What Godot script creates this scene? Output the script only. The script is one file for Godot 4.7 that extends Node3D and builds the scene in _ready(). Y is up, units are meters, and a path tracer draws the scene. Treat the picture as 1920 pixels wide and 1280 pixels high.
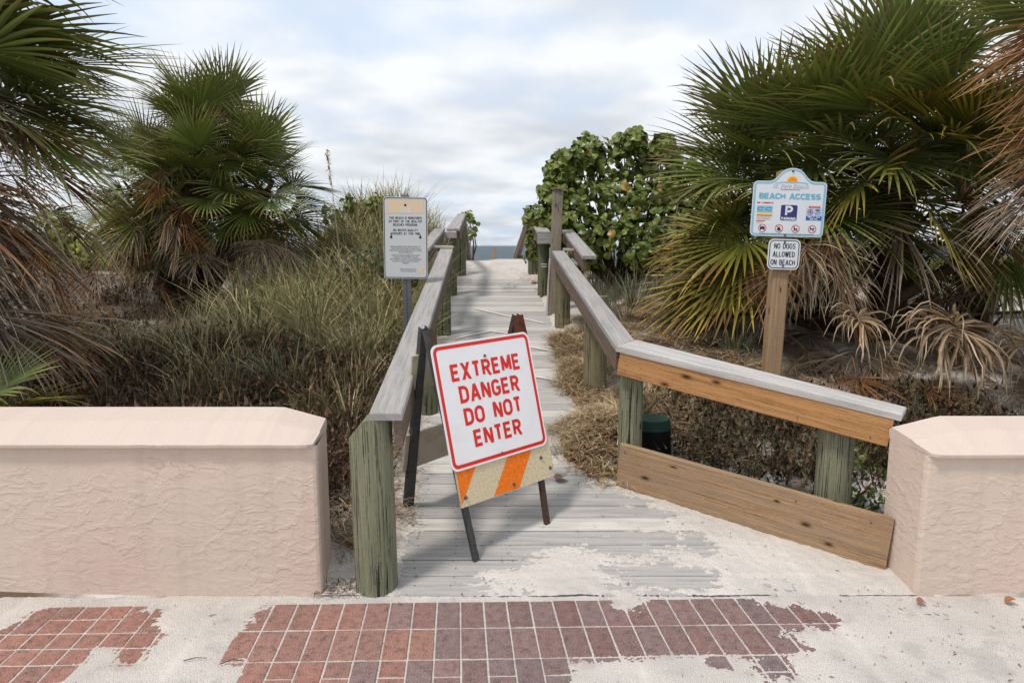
extends Node3D

var rng := RandomNumberGenerator.new()
var names := {}
var M := {}

# ------------------------------------------------------------------ mesh builder
class MB:
	var v := PackedVector3Array()
	var n := PackedVector3Array()
	var c := PackedColorArray()
	var u := PackedVector2Array()
	var i := PackedInt32Array()
	var col := Color.WHITE
	func vert(p: Vector3, nn: Vector3, uv := Vector2.ZERO) -> int:
		v.append(p); n.append(nn); c.append(col); u.append(uv)
		return v.size() - 1
	func tri(a: int, b: int, d: int) -> void:
		if ((v[d] - v[a]).cross(v[b] - v[a])).dot(n[a] + n[b] + n[d]) < 0.0:
			i.append(a); i.append(d); i.append(b)
		else:
			i.append(a); i.append(b); i.append(d)
	func ftri(a: Vector3, b: Vector3, d: Vector3) -> void:
		var nn := (d - a).cross(b - a).normalized()
		var k := vert(a, nn); vert(b, nn); vert(d, nn)
		i.append(k); i.append(k + 1); i.append(k + 2)
	func quad(a: Vector3, b: Vector3, d: Vector3, e: Vector3, out: Vector3, ua := Vector2.ZERO, ub := Vector2.ZERO, ud := Vector2.ZERO, ue := Vector2.ZERO) -> void:
		var nn := (d - a).cross(b - e).normalized()
		if nn.dot(out) < 0.0: nn = -nn
		var k := vert(a, nn, ua); vert(b, nn, ub); vert(d, nn, ud); vert(e, nn, ue)
		tri(k, k + 1, k + 2); tri(k, k + 2, k + 3)
	func mesh(normals := true) -> ArrayMesh:
		var a := []
		a.resize(Mesh.ARRAY_MAX)
		a[Mesh.ARRAY_VERTEX] = v
		if normals: a[Mesh.ARRAY_NORMAL] = n
		a[Mesh.ARRAY_COLOR] = c
		a[Mesh.ARRAY_TEX_UV] = u
		a[Mesh.ARRAY_INDEX] = i
		var m := ArrayMesh.new()
		m.add_surface_from_arrays(Mesh.PRIMITIVE_TRIANGLES, a)
		return m

# a chamfered board from a to b; w across, h along up
func board(mb: MB, a: Vector3, b: Vector3, w: float, h: float, up := Vector3.UP, ch := 0.005) -> void:
	var d := (b - a).normalized()
	var s := d.cross(up).normalized()
	var t := s.cross(d)
	var hw := w / 2; var hh := h / 2
	var sec := [Vector2(-hw + ch, hh), Vector2(hw - ch, hh), Vector2(hw, hh - ch), Vector2(hw, -hh + ch), Vector2(hw - ch, -hh), Vector2(-hw + ch, -hh), Vector2(-hw, -hh + ch), Vector2(-hw, hh - ch)]
	var L := a.distance_to(b)
	var uo := rng.randf() * maxf(4.0 - L, 0.0)
	var vo := rng.randf()
	for k in 8:
		var p: Vector2 = sec[k]; var q: Vector2 = sec[(k + 1) % 8]
		var e := p.distance_to(q)
		var P := s * p.x + t * p.y; var Q := s * q.x + t * q.y
		mb.quad(a + P, b + P, b + Q, a + Q, P + Q, Vector2(uo, vo), Vector2(uo + L, vo), Vector2(uo + L, vo + e), Vector2(uo, vo + e))
		vo += e
	for end in 2:
		var o := a if end == 0 else b
		var nn := -d if end == 0 else d
		var k0 := mb.v.size()
		for k in 8:
			var p: Vector2 = sec[k]
			mb.vert(o + s * p.x + t * p.y, nn, Vector2(uo + p.x * 0.15, vo + p.y))
		for k in range(1, 7): mb.tri(k0, k0 + k, k0 + k + 1)

# a convex polygon given by its top corners, thickened downwards, edges eased
func slab(mb: MB, top: Array, th: float, along: Vector3, ch := 0.006) -> void:
	var nn: Vector3 = (top[2] - top[0]).cross(top[1] - top[3 % top.size()]).normalized()
	if nn.y < 0: nn = -nn
	var cen := Vector3.ZERO
	for p in top: cen += p
	cen /= top.size()
	var side := along.cross(nn).normalized()
	var uo := rng.randf() * 4.0
	var f := func(p: Vector3) -> Vector2: return Vector2(uo + p.dot(along), p.dot(side) + p.dot(nn))
	var ins := []; var up := []; var low := []
	for p in top:
		ins.append(p + (cen - p).slide(along).normalized() * ch + (cen - p).project(along).normalized() * ch)
		up.append(p - nn * ch); low.append(p - nn * th)
	var n0 := top.size()
	mb.quad(ins[0], ins[1], ins[2], ins[3], nn, f.call(ins[0]), f.call(ins[1]), f.call(ins[2]), f.call(ins[3]))
	for k in n0:
		var j := (k + 1) % n0
		var o: Vector3 = (top[k] + top[j]) / 2 - cen
		mb.quad(ins[k], ins[j], up[j], up[k], o + nn * 0.3, f.call(ins[k]), f.call(ins[j]), f.call(up[j]), f.call(up[k]))
		mb.quad(up[k], up[j], low[j], low[k], o, f.call(up[k]), f.call(up[j]), f.call(low[j]), f.call(low[k]))
	mb.quad(low[0], low[1], low[2], low[3], -nn)

# a log post; cut(x) gives how far the top is cut away at local x
func post_mesh(base: Vector3, top: float, r: float, lean := Vector2.ZERO, cut = null, sides := 28) -> ArrayMesh:
	var mb := MB.new()
	var nz := FastNoiseLite.new(); nz.seed = int(base.x * 1000); nz.frequency = 1.0
	var rings := 9
	var h := top - base.y
	var uo := rng.randf() * maxf(2.0 - h, 0.0)
	var cols := []
	for a in sides + 1:
		var ang := TAU * a / sides
		var dir := Vector3(cos(ang), 0, sin(ang))
		var row := []
		for k in rings + 1:
			var f := float(k) / rings
			var yy := h * f
			var rr := r * (1.0 + 0.05 * nz.get_noise_3d(dir.x * 1.3, yy * 0.8, dir.z * 1.3) + (0.03 if k == 0 else 0.0))
			if k == rings and cut != null: yy -= cut.call(dir.x * r, dir.z * r)
			elif cut != null: yy = min(yy, h - cut.call(dir.x * r, dir.z * r) - 0.001 * (rings - k))
			row.append(mb.vert(Vector3(dir.x * rr + lean.x * f, yy, dir.z * rr + lean.y * f), dir, Vector2(uo + yy, ang * r)))
		cols.append(row)
	for a in sides:
		for k in rings:
			mb.tri(cols[a][k], cols[a + 1][k], cols[a + 1][k + 1]); mb.tri(cols[a][k], cols[a + 1][k + 1], cols[a][k + 1])
	for a in sides / 2:
		var b := sides - a
		var p0 := mb.v[cols[a][rings]]; var p1 := mb.v[cols[a + 1][rings]]; var p2 := mb.v[cols[b - 1][rings]]; var p3 := mb.v[cols[b][rings]]
		var nn := Vector3.UP
		var e := (p1 - p0).cross(p3 - p0) + (p1 - p2).cross(p3 - p2) * -1.0
		if (p1 - p0).cross(p2 - p0).length() > 1e-9: nn = (p1 - p0).cross(p2 - p0).normalized()
		elif e.length() > 1e-9: nn = e.normalized()
		if nn.y < 0: nn = -nn
		var k := mb.vert(p0, nn, Vector2(p0.x, p0.z * 0.4)); mb.vert(p1, nn, Vector2(p1.x, p1.z * 0.4)); mb.vert(p2, nn, Vector2(p2.x, p2.z * 0.4)); mb.vert(p3, nn, Vector2(p3.x, p3.z * 0.4))
		mb.tri(k, k + 1, k + 2); mb.tri(k, k + 2, k + 3)
	return mb.mesh()

func tube(mb: MB, pts: Array, r0: float, r1: float, sides := 6) -> void:
	var prev := []
	var ref := Vector3(0.31, 0.2, 0.93)
	for k in pts.size():
		var d: Vector3 = (pts[min(k + 1, pts.size() - 1)] - pts[max(k - 1, 0)]).normalized()
		var s := d.cross(ref).normalized(); var t := d.cross(s)
		var r := lerpf(r0, r1, float(k) / (pts.size() - 1))
		var row := []
		for a in sides + 1:
			var g := TAU * a / sides
			var nn := s * cos(g) + t * sin(g)
			row.append(mb.vert(pts[k] + nn * r, nn, Vector2(float(k) * 0.1, float(a) / sides * 0.2)))
		if k > 0:
			for a in sides:
				mb.tri(prev[a], prev[a + 1], row[a + 1]); mb.tri(prev[a], row[a + 1], row[a])
		prev = row
	for e in 2:
		var p: Vector3 = pts[0] if e == 0 else pts[-1]
		var d2: Vector3 = (pts[0] - pts[1]) if e == 0 else (pts[-1] - pts[-2])
		var cc := mb.vert(p, d2.normalized())
		var s0 := mb.v.size()
		var d3 := d2.normalized()
		var s3 := (d3 if e == 1 else -d3).cross(ref).normalized(); var t3 := (d3 if e == 1 else -d3).cross(s3)
		for a in sides:
			var g := TAU * a / sides
			mb.vert(p + (s3 * cos(g) + t3 * sin(g)) * (r0 if e == 0 else r1), d3)
		for a in sides: mb.tri(cc, s0 + a, s0 + (a + 1) % sides)

# ------------------------------------------------------------------ nodes
func numbered(called: String) -> String:
	var k: int = names.get(called, 0)
	names[called] = k + 1
	return called if k == 0 else "%s_%03d" % [called, k]

func tag(o: Node3D, label: String, category := "", group := "", kind := "") -> Node3D:
	if label: o.set_meta("label", label)
	if category: o.set_meta("category", category)
	if group: o.set_meta("group", group)
	if kind: o.set_meta("kind", kind)
	return o

func thing(called: String, label: String, category: String, at := Vector3.ZERO, group := "") -> Node3D:
	var o := Node3D.new()
	o.name = numbered(called); o.position = at
	add_child(o)
	return tag(o, label, category, group)

func part(called: String, m: Mesh, mat: Material, parent: Node3D, xf := Transform3D.IDENTITY) -> MeshInstance3D:
	var o := MeshInstance3D.new()
	o.name = called; o.mesh = m; o.material_override = mat; o.transform = xf
	parent.add_child(o, true)
	return o

func solo(called: String, m: Mesh, mat: Material, label: String, category: String, group := "", kind := "") -> MeshInstance3D:
	var o := MeshInstance3D.new()
	o.name = numbered(called); o.mesh = m; o.material_override = mat
	add_child(o)
	tag(o, label, category, group, kind)
	return o

func scatter(called: String, m: Mesh, mat: Material, xfs: Array, label: String, category: String, cols := [], parent: Node3D = self) -> void:
	var mm := MultiMesh.new()
	mm.transform_format = MultiMesh.TRANSFORM_3D
	mm.use_colors = cols.size() > 0
	mm.mesh = m
	mm.instance_count = xfs.size()
	for k in xfs.size():
		mm.set_instance_transform(k, xfs[k])
		if cols.size(): mm.set_instance_color(k, cols[k])
	var o := MultiMeshInstance3D.new()
	o.name = numbered(called) if parent == self else called
	o.multimesh = mm; o.material_override = mat
	parent.add_child(o, true)
	tag(o, label, category, "", "stuff")

# ------------------------------------------------------------------ textures and materials
func lin(r: float, g: float, b: float) -> Color: return Color(r, g, b).linear_to_srgb()

func mat(colr: Color, rough := 0.8, spec := 0.3) -> StandardMaterial3D:
	var m := StandardMaterial3D.new()
	m.albedo_color = colr; m.roughness = rough; m.metallic_specular = spec
	return m

func vmat(rough := 0.6, spec := 0.3, back := 0.0) -> StandardMaterial3D:
	var m := mat(Color.WHITE, rough, spec)
	m.vertex_color_use_as_albedo = true
	m.cull_mode = BaseMaterial3D.CULL_DISABLED
	if back > 0: m.backlight_enabled = true; m.backlight = Color(back, back, back * 0.6)
	return m

# wood: a colour ramp over grain, cracks and knots; covers 4 m by 0.25 m
func wood(sd: int, ramp: Array, stain: Color, stain_amount: float, cracks: float, knots: int, relief := 0.35, rough := 0.85, lu := 4.0, lv := 0.25, W := 2048, H := 128) -> StandardMaterial3D:
	var g1 := FastNoiseLite.new(); g1.seed = sd; g1.frequency = 1.0; g1.fractal_octaves = 3
	var g2 := FastNoiseLite.new(); g2.seed = sd + 7; g2.frequency = 1.0; g2.fractal_octaves = 4
	var g3 := FastNoiseLite.new(); g3.seed = sd + 13; g3.frequency = 1.0; g3.fractal_type = FastNoiseLite.FRACTAL_RIDGED; g3.fractal_octaves = 2
	var r := RandomNumberGenerator.new(); r.seed = sd
	var kn := []
	for k in knots: kn.append(Vector3(r.randf() * lu, r.randf() * lv, r.randf_range(0.008, 0.016)))
	var grad := Gradient.new()
	grad.offsets = PackedFloat32Array(); grad.colors = PackedColorArray()
	for k in ramp.size(): grad.add_point(float(k) / (ramp.size() - 1), ramp[k])
	var rgbd := PackedByteArray(); rgbd.resize(W * H * 3)
	var hd := PackedByteArray(); hd.resize(W * H)
	for y in H:
		var vv := lv * y / H
		for x in W:
			var uu := lu * x / W
			var vw := vv; var kd := 0.0
			for k in kn:
				var du: float = uu - k.x; var dv: float = vv - k.y
				if absf(du) < 0.16 and absf(dv) < 0.1:
					var q: float = du * du / (k.z * k.z * 5.0) + dv * dv / (k.z * k.z)
					vw += dv * 0.55 * exp(-q * 0.25) * -1.0
					kd = maxf(kd, exp(-q * 1.6))
			# the sheet closes on itself across the grain
			var sc := lv / 0.25
			var ca := cos(vw * TAU / lv) * sc; var sa := sin(vw * TAU / lv) * sc
			var fine := g1.get_noise_3d(uu * 1.1, ca * 4.5, sa * 4.5) * 0.45 + g1.get_noise_3d(uu * 12.0 + 40, ca * 17.0, sa * 17.0) * 0.3 + g1.get_noise_3d(uu * 60.0, ca * 9.0, sa * 9.0) * 0.25
			var big := g2.get_noise_3d(uu * 2.1 + 9, ca * 1.3, sa * 1.3)
			var wa := g2.get_noise_3d(uu * 1.6, ca * 0.7 + 50, sa * 0.7) * 0.35
			var cr := clampf((g3.get_noise_3d(uu * 0.55, ca * 2.1 + wa, sa * 2.1 + 30) - (1.0 - cracks)) * 12.0, 0, 1) * clampf(0.6 + big * 3.0, 0, 1)
			var t := clampf(0.5 + fine * 0.8 + big * 0.35, 0, 1)
			var cl := grad.sample(t)
			cl = cl.lerp(stain, clampf(big * 1.6 + 0.25, 0, 1) * stain_amount)
			cl = cl.darkened(cr * 0.7).lerp(Color(0.13, 0.07, 0.04), kd * 0.8)
			var o := (y * W + x) * 3
			rgbd[o] = int(clampf(cl.r, 0, 1) * 255); rgbd[o + 1] = int(clampf(cl.g, 0, 1) * 255); rgbd[o + 2] = int(clampf(cl.b, 0, 1) * 255)
			hd[y * W + x] = int(clampf(t * 0.6 + 0.4 - cr * 0.6, 0, 1) * 255)
	var m := mat(Color.WHITE, rough, 0.25)
	m.albedo_texture = ImageTexture.create_from_image(Image.create_from_data(W, H, false, Image.FORMAT_RGB8, rgbd))
	m.heightmap_enabled = true
	m.heightmap_texture = ImageTexture.create_from_image(Image.create_from_data(W, H, false, Image.FORMAT_L8, hd))
	m.heightmap_scale = relief
	m.uv1_scale = Vector3(1.0 / lu, 1.0 / lv, 1)
	return m

func noise_tex(sd: int, freq: float, stops: Array, cols: Array, oct := 4, size := 512, type := FastNoiseLite.TYPE_SIMPLEX_SMOOTH) -> NoiseTexture2D:
	var nz := FastNoiseLite.new()
	nz.noise_type = type
	nz.seed = sd; nz.frequency = freq; nz.fractal_octaves = oct
	var g := Gradient.new()
	g.offsets = PackedFloat32Array(stops); g.colors = PackedColorArray(cols)
	var t := NoiseTexture2D.new()
	t.width = size; t.height = size; t.seamless = true; t.noise = nz; t.color_ramp = g
	return t

func triplanar(m: StandardMaterial3D, per_metre: float) -> void:
	m.uv1_triplanar = true; m.uv1_world_triplanar = true
	m.uv1_scale = Vector3.ONE * per_metre

func stucco() -> StandardMaterial3D:   # skip trowelled plaster: ragged raised flakes, smooth between; one sheet is 3.2 m by 1.6 m
	var W := 1792; var H := 896
	var a := FastNoiseLite.new(); a.seed = 5; a.frequency = 1.0; a.fractal_octaves = 4
	var w := FastNoiseLite.new(); w.seed = 9; w.frequency = 1.0; w.fractal_octaves = 2
	var d := PackedByteArray(); d.resize(W * H)
	var al := PackedByteArray(); al.resize(W * H * 3)
	for y in H:
		for x in W:
			var u := 3.2 * x / W; var v := 1.6 * y / H
			var wx := w.get_noise_2d(u * 7, v * 7) * 0.06; var wy := w.get_noise_2d(u * 7 + 50, v * 7) * 0.035
			var p := a.get_noise_2d((u + wx) * 7.0, (v + wy) * 17.0)
			var q := a.get_noise_2d((u + wx) * 12.0 + 31, (v - wy) * 26.0 + 77)
			var gr := w.get_noise_2d(u * 170, v * 170)
			var zone := clampf(w.get_noise_2d(u * 1.7 + 8, v * 1.7) * 2.2 + 0.85, 0.45, 1)
			var h := zone * (0.26 * clampf((p - 0.10) * 13.0, 0, 1) + 0.22 * clampf((q - 0.16) * 14.0, 0, 1)) + 0.16 * p + 0.05 * gr + 0.25
			d[y * W + x] = int(clampf(h, 0, 1) * 255)
			var st := a.get_noise_2d(u * 1.5 + 11, v * 1.5 + 5)
			var c0 := Color(0.820, 0.748, 0.697).lerp(Color(0.822, 0.740, 0.694), clampf(st * 2.2, 0, 1)).lerp(Color(0.804, 0.742, 0.690), clampf(-st * 1.8, 0, 1))
			c0 = c0.darkened(0.06 * clampf(-gr * 2.0, 0, 1))
			c0 = c0.darkened(0.022 * clampf(a.get_noise_2d(u * 9.0 + 200, v * 0.9) * 2.4 - 0.25, 0, 1))
			c0 = c0.darkened(0.30 * clampf(1.0 - absf(a.get_noise_2d(u * 1.3 + 60 + wx, v * 2.2 + 60)) * 190.0, 0, 1) * clampf(st * 4.0 - 0.4, 0, 1))
			var o := (y * W + x) * 3
			al[o] = int(c0.r * 255); al[o + 1] = int(c0.g * 255); al[o + 2] = int(c0.b * 255)
	var m := mat(Color.WHITE, 0.75, 0.25)
	m.albedo_texture = ImageTexture.create_from_image(Image.create_from_data(W, H, false, Image.FORMAT_RGB8, al))
	m.heightmap_enabled = true
	m.heightmap_texture = ImageTexture.create_from_image(Image.create_from_data(W, H, false, Image.FORMAT_L8, d))
	m.heightmap_scale = 0.40
	triplanar(m, 1.0)
	m.uv1_scale = Vector3(1.0 / 3.2, 1.0 / 1.6, 1.0 / 3.2)
	return m

func materials() -> void:
	M.cap = wood(11, [Color(0.50, 0.49, 0.485), Color(0.615, 0.605, 0.60), Color(0.70, 0.69, 0.685)], Color(0.66, 0.64, 0.635), 0.4, 0.06, 0, 0.12)
	M.cap_pale = M.cap.duplicate(); M.cap_pale.albedo_color = Color(1.14, 1.14, 1.14)
	M.apron = wood(12, [Color(0.30, 0.26, 0.235), Color(0.45, 0.405, 0.37), Color(0.57, 0.52, 0.48)], Color(0.44, 0.31, 0.23), 0.5, 0.2, 1)
	M.brown = wood(13, [Color(0.44, 0.31, 0.19), Color(0.665, 0.50, 0.335), Color(0.76, 0.61, 0.45)], Color(0.66, 0.46, 0.27), 0.4, 0.09, 6, 0.15)
	M.tan = wood(14, [Color(0.43, 0.34, 0.26), Color(0.635, 0.525, 0.41), Color(0.73, 0.63, 0.515)], Color(0.47, 0.41, 0.355), 0.6, 0.08, 8, 0.15)
	M.log = wood(15, [Color(0.31, 0.31, 0.25), Color(0.51, 0.52, 0.435), Color(0.66, 0.65, 0.55)], Color(0.44, 0.445, 0.375), 0.8, 0.33, 4, 0.6, 0.9, 2.0, 0.6, 1024, 352)
	M.log_grey = M.log.duplicate(); M.log_grey.albedo_color = Color(0.98, 0.92, 0.87)
	M.log_dark = M.log.duplicate(); M.log_dark.albedo_color = Color(0.86, 0.87, 0.83)
	M.gate = wood(18, [Color(0.36, 0.33, 0.295), Color(0.555, 0.515, 0.465), Color(0.66, 0.62, 0.57)], Color(0.48, 0.44, 0.39), 0.5, 0.2, 1, 0.4)
	M.deck = wood(16, [Color(0.61, 0.60, 0.585), Color(0.715, 0.705, 0.69), Color(0.785, 0.775, 0.76)], Color(0.77, 0.755, 0.735), 0.6, 0.05, 0, 0.1)
	M.deck.albedo_color = Color(1.05, 1.05, 1.045)
	M.deck_b = M.deck.duplicate(); M.deck_b.albedo_color = Color(0.95, 0.95, 0.955)
	M.deck_c = M.deck.duplicate(); M.deck_c.albedo_color = Color(0.90, 0.90, 0.91)
	M.stucco = stucco()
	M.smooth_cap = M.stucco.duplicate(); M.smooth_cap.heightmap_scale = 0.06; M.smooth_cap.albedo_color = Color(1.0, 1.01, 1.03)
	# sand: grains of several tones
	var sand := mat(Color.WHITE, 0.95, 0.15)
	sand.albedo_texture = noise_tex(21, 0.21, [0.0, 0.25, 0.34, 0.5, 0.7, 1.0], [Color(0.30, 0.27, 0.245), Color(0.54, 0.505, 0.475), Color(0.76, 0.735, 0.71), Color(0.83, 0.81, 0.79), Color(0.875, 0.86, 0.845), Color(0.94, 0.93, 0.92)], 2, 1024)
	sand.heightmap_enabled = true
	sand.heightmap_texture = noise_tex(22, 0.09, [0.0, 1.0], [Color.BLACK, Color.WHITE], 5, 1024)
	sand.heightmap_scale = 0.38
	sand.vertex_color_use_as_albedo = true
	triplanar(sand, 1.0 / 0.9)
	M.sand = sand
	var brick := mat(Color.WHITE, 0.8, 0.3)
	brick.albedo_texture = noise_tex(31, 0.02, [0.0, 0.25, 0.5, 0.7, 0.8, 1.0], [Color(0.62, 0.60, 0.62), Color(0.84, 0.82, 0.82), Color(0.96, 0.95, 0.95), Color.WHITE, Color(1, 0.99, 0.98), Color(1, 1, 1)], 5, 512)
	brick.detail_enabled = true
	brick.detail_blend_mode = BaseMaterial3D.BLEND_MODE_MIX
	brick.detail_albedo = noise_tex(33, 0.3, [0.0, 1.0], [Color(0.74, 0.70, 0.66), Color(0.8, 0.77, 0.74)], 1, 256)
	brick.detail_mask = noise_tex(34, 0.16, [0.0, 0.62, 0.74, 1.0], [Color(0.04, 0.04, 0.04), Color(0.09, 0.09, 0.09), Color(0.6, 0.6, 0.6), Color(0.85, 0.85, 0.85)], 3, 512)
	brick.heightmap_enabled = true
	brick.heightmap_texture = noise_tex(32, 0.12, [0.0, 1.0], [Color.BLACK, Color.WHITE], 4, 512)
	brick.heightmap_scale = 0.2
	brick.vertex_color_use_as_albedo = true
	triplanar(brick, 1.0 / 0.5)
	M.brick = brick
	M.leaf = vmat(0.42, 0.42, 0.4)
	M.dead = vmat(0.8, 0.2, 0.25)
	M.grass = vmat(0.65, 0.25, 0.3)
	M.twig = vmat(0.9, 0.15)
	M.seagrape = vmat(0.38, 0.45, 0.3)
	var bark := mat(Color(0.30, 0.24, 0.19), 0.95, 0.15)
	bark.heightmap_enabled = true
	bark.heightmap_texture = noise_tex(41, 0.03, [0.0, 1.0], [Color.BLACK, Color.WHITE], 5, 256)
	bark.heightmap_scale = 2.0
	triplanar(bark, 2.0)
	M.bark = bark
	M.white_sheet = mat(Color.WHITE, 0.35, 0.5)
	M.white_sheet.albedo_texture = noise_tex(57, 0.012, [0.0, 0.3, 0.6, 1.0], [Color(0.84, 0.83, 0.81), Color(0.885, 0.885, 0.895), Color(0.905, 0.905, 0.92), Color(0.91, 0.91, 0.93)], 6, 512)
	triplanar(M.white_sheet, 1.2)
	M.red = mat(Color(0.83, 0.10, 0.055), 0.4, 0.5)
	M.black = mat(Color(0.05, 0.05, 0.055), 0.45, 0.4)
	M.faded = mat(Color(0.26, 0.26, 0.28), 0.6, 0.3)
	M.grey_sheet = mat(Color(0.77, 0.785, 0.80), 0.45, 0.5)
	M.steel = mat(Color(0.42, 0.43, 0.44), 0.5, 0.5); M.steel.metallic = 0.6
	M.chrome = mat(Color(0.85, 0.86, 0.88), 0.15, 0.5); M.chrome.metallic = 1.0
	var rust := mat(Color.WHITE, 0.75, 0.3)
	rust.albedo_texture = noise_tex(51, 0.03, [0.0, 0.42, 0.56, 0.7, 1.0], [Color(0.20, 0.20, 0.20), Color(0.27, 0.27, 0.26), Color(0.30, 0.22, 0.17), Color(0.36, 0.19, 0.11), Color(0.25, 0.13, 0.08)], 5, 256)
	triplanar(rust, 2.5)
	M.rust = rust
	M.dark_steel = rust.duplicate(); M.dark_steel.albedo_texture = noise_tex(52, 0.05, [0.0, 0.5, 0.72, 1.0], [Color(0.19, 0.20, 0.205), Color(0.27, 0.28, 0.285), Color(0.33, 0.32, 0.31), Color(0.34, 0.24, 0.18)], 5, 256)
	M.rusty_top = rust.duplicate(); M.rusty_top.albedo_texture = noise_tex(53, 0.04, [0.0, 0.5, 1.0], [Color(0.20, 0.11, 0.085), Color(0.31, 0.175, 0.125), Color(0.42, 0.28, 0.20)], 5, 256)
	var worn := mat(Color.WHITE, 0.6, 0.35)
	worn.albedo_texture = noise_tex(54, 0.07, [0.0, 0.2, 0.27, 0.6, 0.74, 0.8, 1.0], [Color(0.36, 0.32, 0.27), Color(0.55, 0.50, 0.43), Color(0.77, 0.715, 0.58), Color(0.81, 0.75, 0.62), Color(0.80, 0.77, 0.68), Color(0.82, 0.81, 0.78), Color(0.86, 0.86, 0.84)], 5, 512)
	triplanar(worn, 2.2)
	M.worn_white = worn
	var worn2 := worn.duplicate()
	worn2.albedo_texture = noise_tex(55, 0.05, [0.0, 0.22, 0.3, 0.74, 0.82, 1.0], [Color(0.50, 0.32, 0.2), Color(0.75, 0.38, 0.12), Color(0.90, 0.43, 0.06), Color(0.92, 0.47, 0.09), Color(0.90, 0.66, 0.44), Color(0.86, 0.82, 0.76)], 5, 512)
	M.worn_orange = worn2
	M.panel_back = worn.duplicate(); M.panel_back.albedo_texture = noise_tex(56, 0.02, [0.0, 0.5, 1.0], [Color(0.58, 0.54, 0.47), Color(0.69, 0.66, 0.59), Color(0.73, 0.70, 0.64)], 5, 256)
	M.box_green = mat(Color(0.11, 0.23, 0.195), 0.5, 0.4)
	M.box_dark = mat(Color(0.035, 0.04, 0.04), 0.6, 0.3)
	M.cord = mat(Color(0.88, 0.87, 0.85), 0.8, 0.2)
	M.light_blue = mat(Color(0.53, 0.73, 0.83), 0.45, 0.4)
	M.access_white = mat(Color(0.84, 0.865, 0.895), 0.4, 0.5)
	M.navy = mat(Color(0.22, 0.20, 0.46), 0.4, 0.4)
	M.blue = mat(Color(0.12, 0.33, 0.66), 0.4, 0.4)
	M.sign_red = mat(Color(0.72, 0.13, 0.12), 0.45, 0.4)
	M.sun_orange = mat(Color(0.95, 0.55, 0.12), 0.45, 0.4)
	M.sun_yellow = mat(Color(0.93, 0.82, 0.36), 0.45, 0.4)
	M.label_grey = mat(Color(0.66, 0.68, 0.72), 0.5, 0.4)
	M.beige = mat(Color(0.86, 0.77, 0.66), 0.5, 0.4)
	var sea := mat(lin(0.055, 0.10, 0.125), 0.45, 0.35)
	sea.heightmap_enabled = true
	sea.heightmap_texture = noise_tex(61, 0.03, [0.0, 1.0], [Color.BLACK, Color.WHITE], 5, 512)
	sea.heightmap_scale = 60.0
	triplanar(sea, 1.0 / 14.0)
	sea.uv1_scale = Vector3(1.0 / 22.0, 1, 1.0 / 8.0)
	M.sea = sea

# ------------------------------------------------------------------ the lie of the land (d = distance ahead, -z)
func ramp(d: float) -> float: return 0.14 * clampf(d - 2.95, 0, 9.2) - 0.10 * maxf(d - 12.6, 0) * (1 if d < 20 else 1)
func axis_x(d: float) -> float: return 0.09 - 0.049 * (d - 2.95)
var gn := FastNoiseLite.new()
func ground(x: float, d: float) -> float:
	if d < 2.95: return -0.03
	var u := x - axis_x(d)
	var away := smoothstep(1.3, 4.0, absf(u))
	var f := smoothstep(2.95, 3.6, d)
	var b := 0.14 * clampf(d - 2.95, 0, 9.2)
	b = lerpf(b, minf(b + 0.06, 1.05), away)
	if u < 0:
		b += f * 0.1 * smoothstep(0.75, 1.5, -u)
		b += 0.92 * exp(-pow((x + 1.8) / 0.85, 2) - pow((d - 9.7) / 2.3, 2))
	else:
		b += 0.22 * exp(-pow((x - 1.75) / 0.85, 2) - pow((d - 6.9) / 1.7, 2))
		b += 0.12 * exp(-pow((x - 2.6) / 1.2, 2) - pow((d - 9.5) / 2.5, 2))
	b += f * smoothstep(0.7, 1.2, absf(u)) * 0.06 * gn.get_noise_2d(x * 60, d * 60)
	b -= smoothstep(12.6 + 6.0 * away, 24.0 + 14.0 * away, d) * (1.55 + b * 0.5)
	if absf(u) < 0.74 and d < 13: b = minf(b, ramp(d)) - 0.09 * smoothstep(0.74, 0.66, absf(u))
	# the opening of the walk is a little lower than its boards
	if x > 0.4 and d < 4.1 and x < 1.95: b = minf(b, ramp(d) + 0.02) - (0.08 if plank_side(x, d) < 0.0 else 0.0)
	return b
func plank_side(x: float, d: float) -> float:   # > 0 behind the slanted plank
	return (d - 4.008) + (x - 0.662) * 0.724

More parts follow.
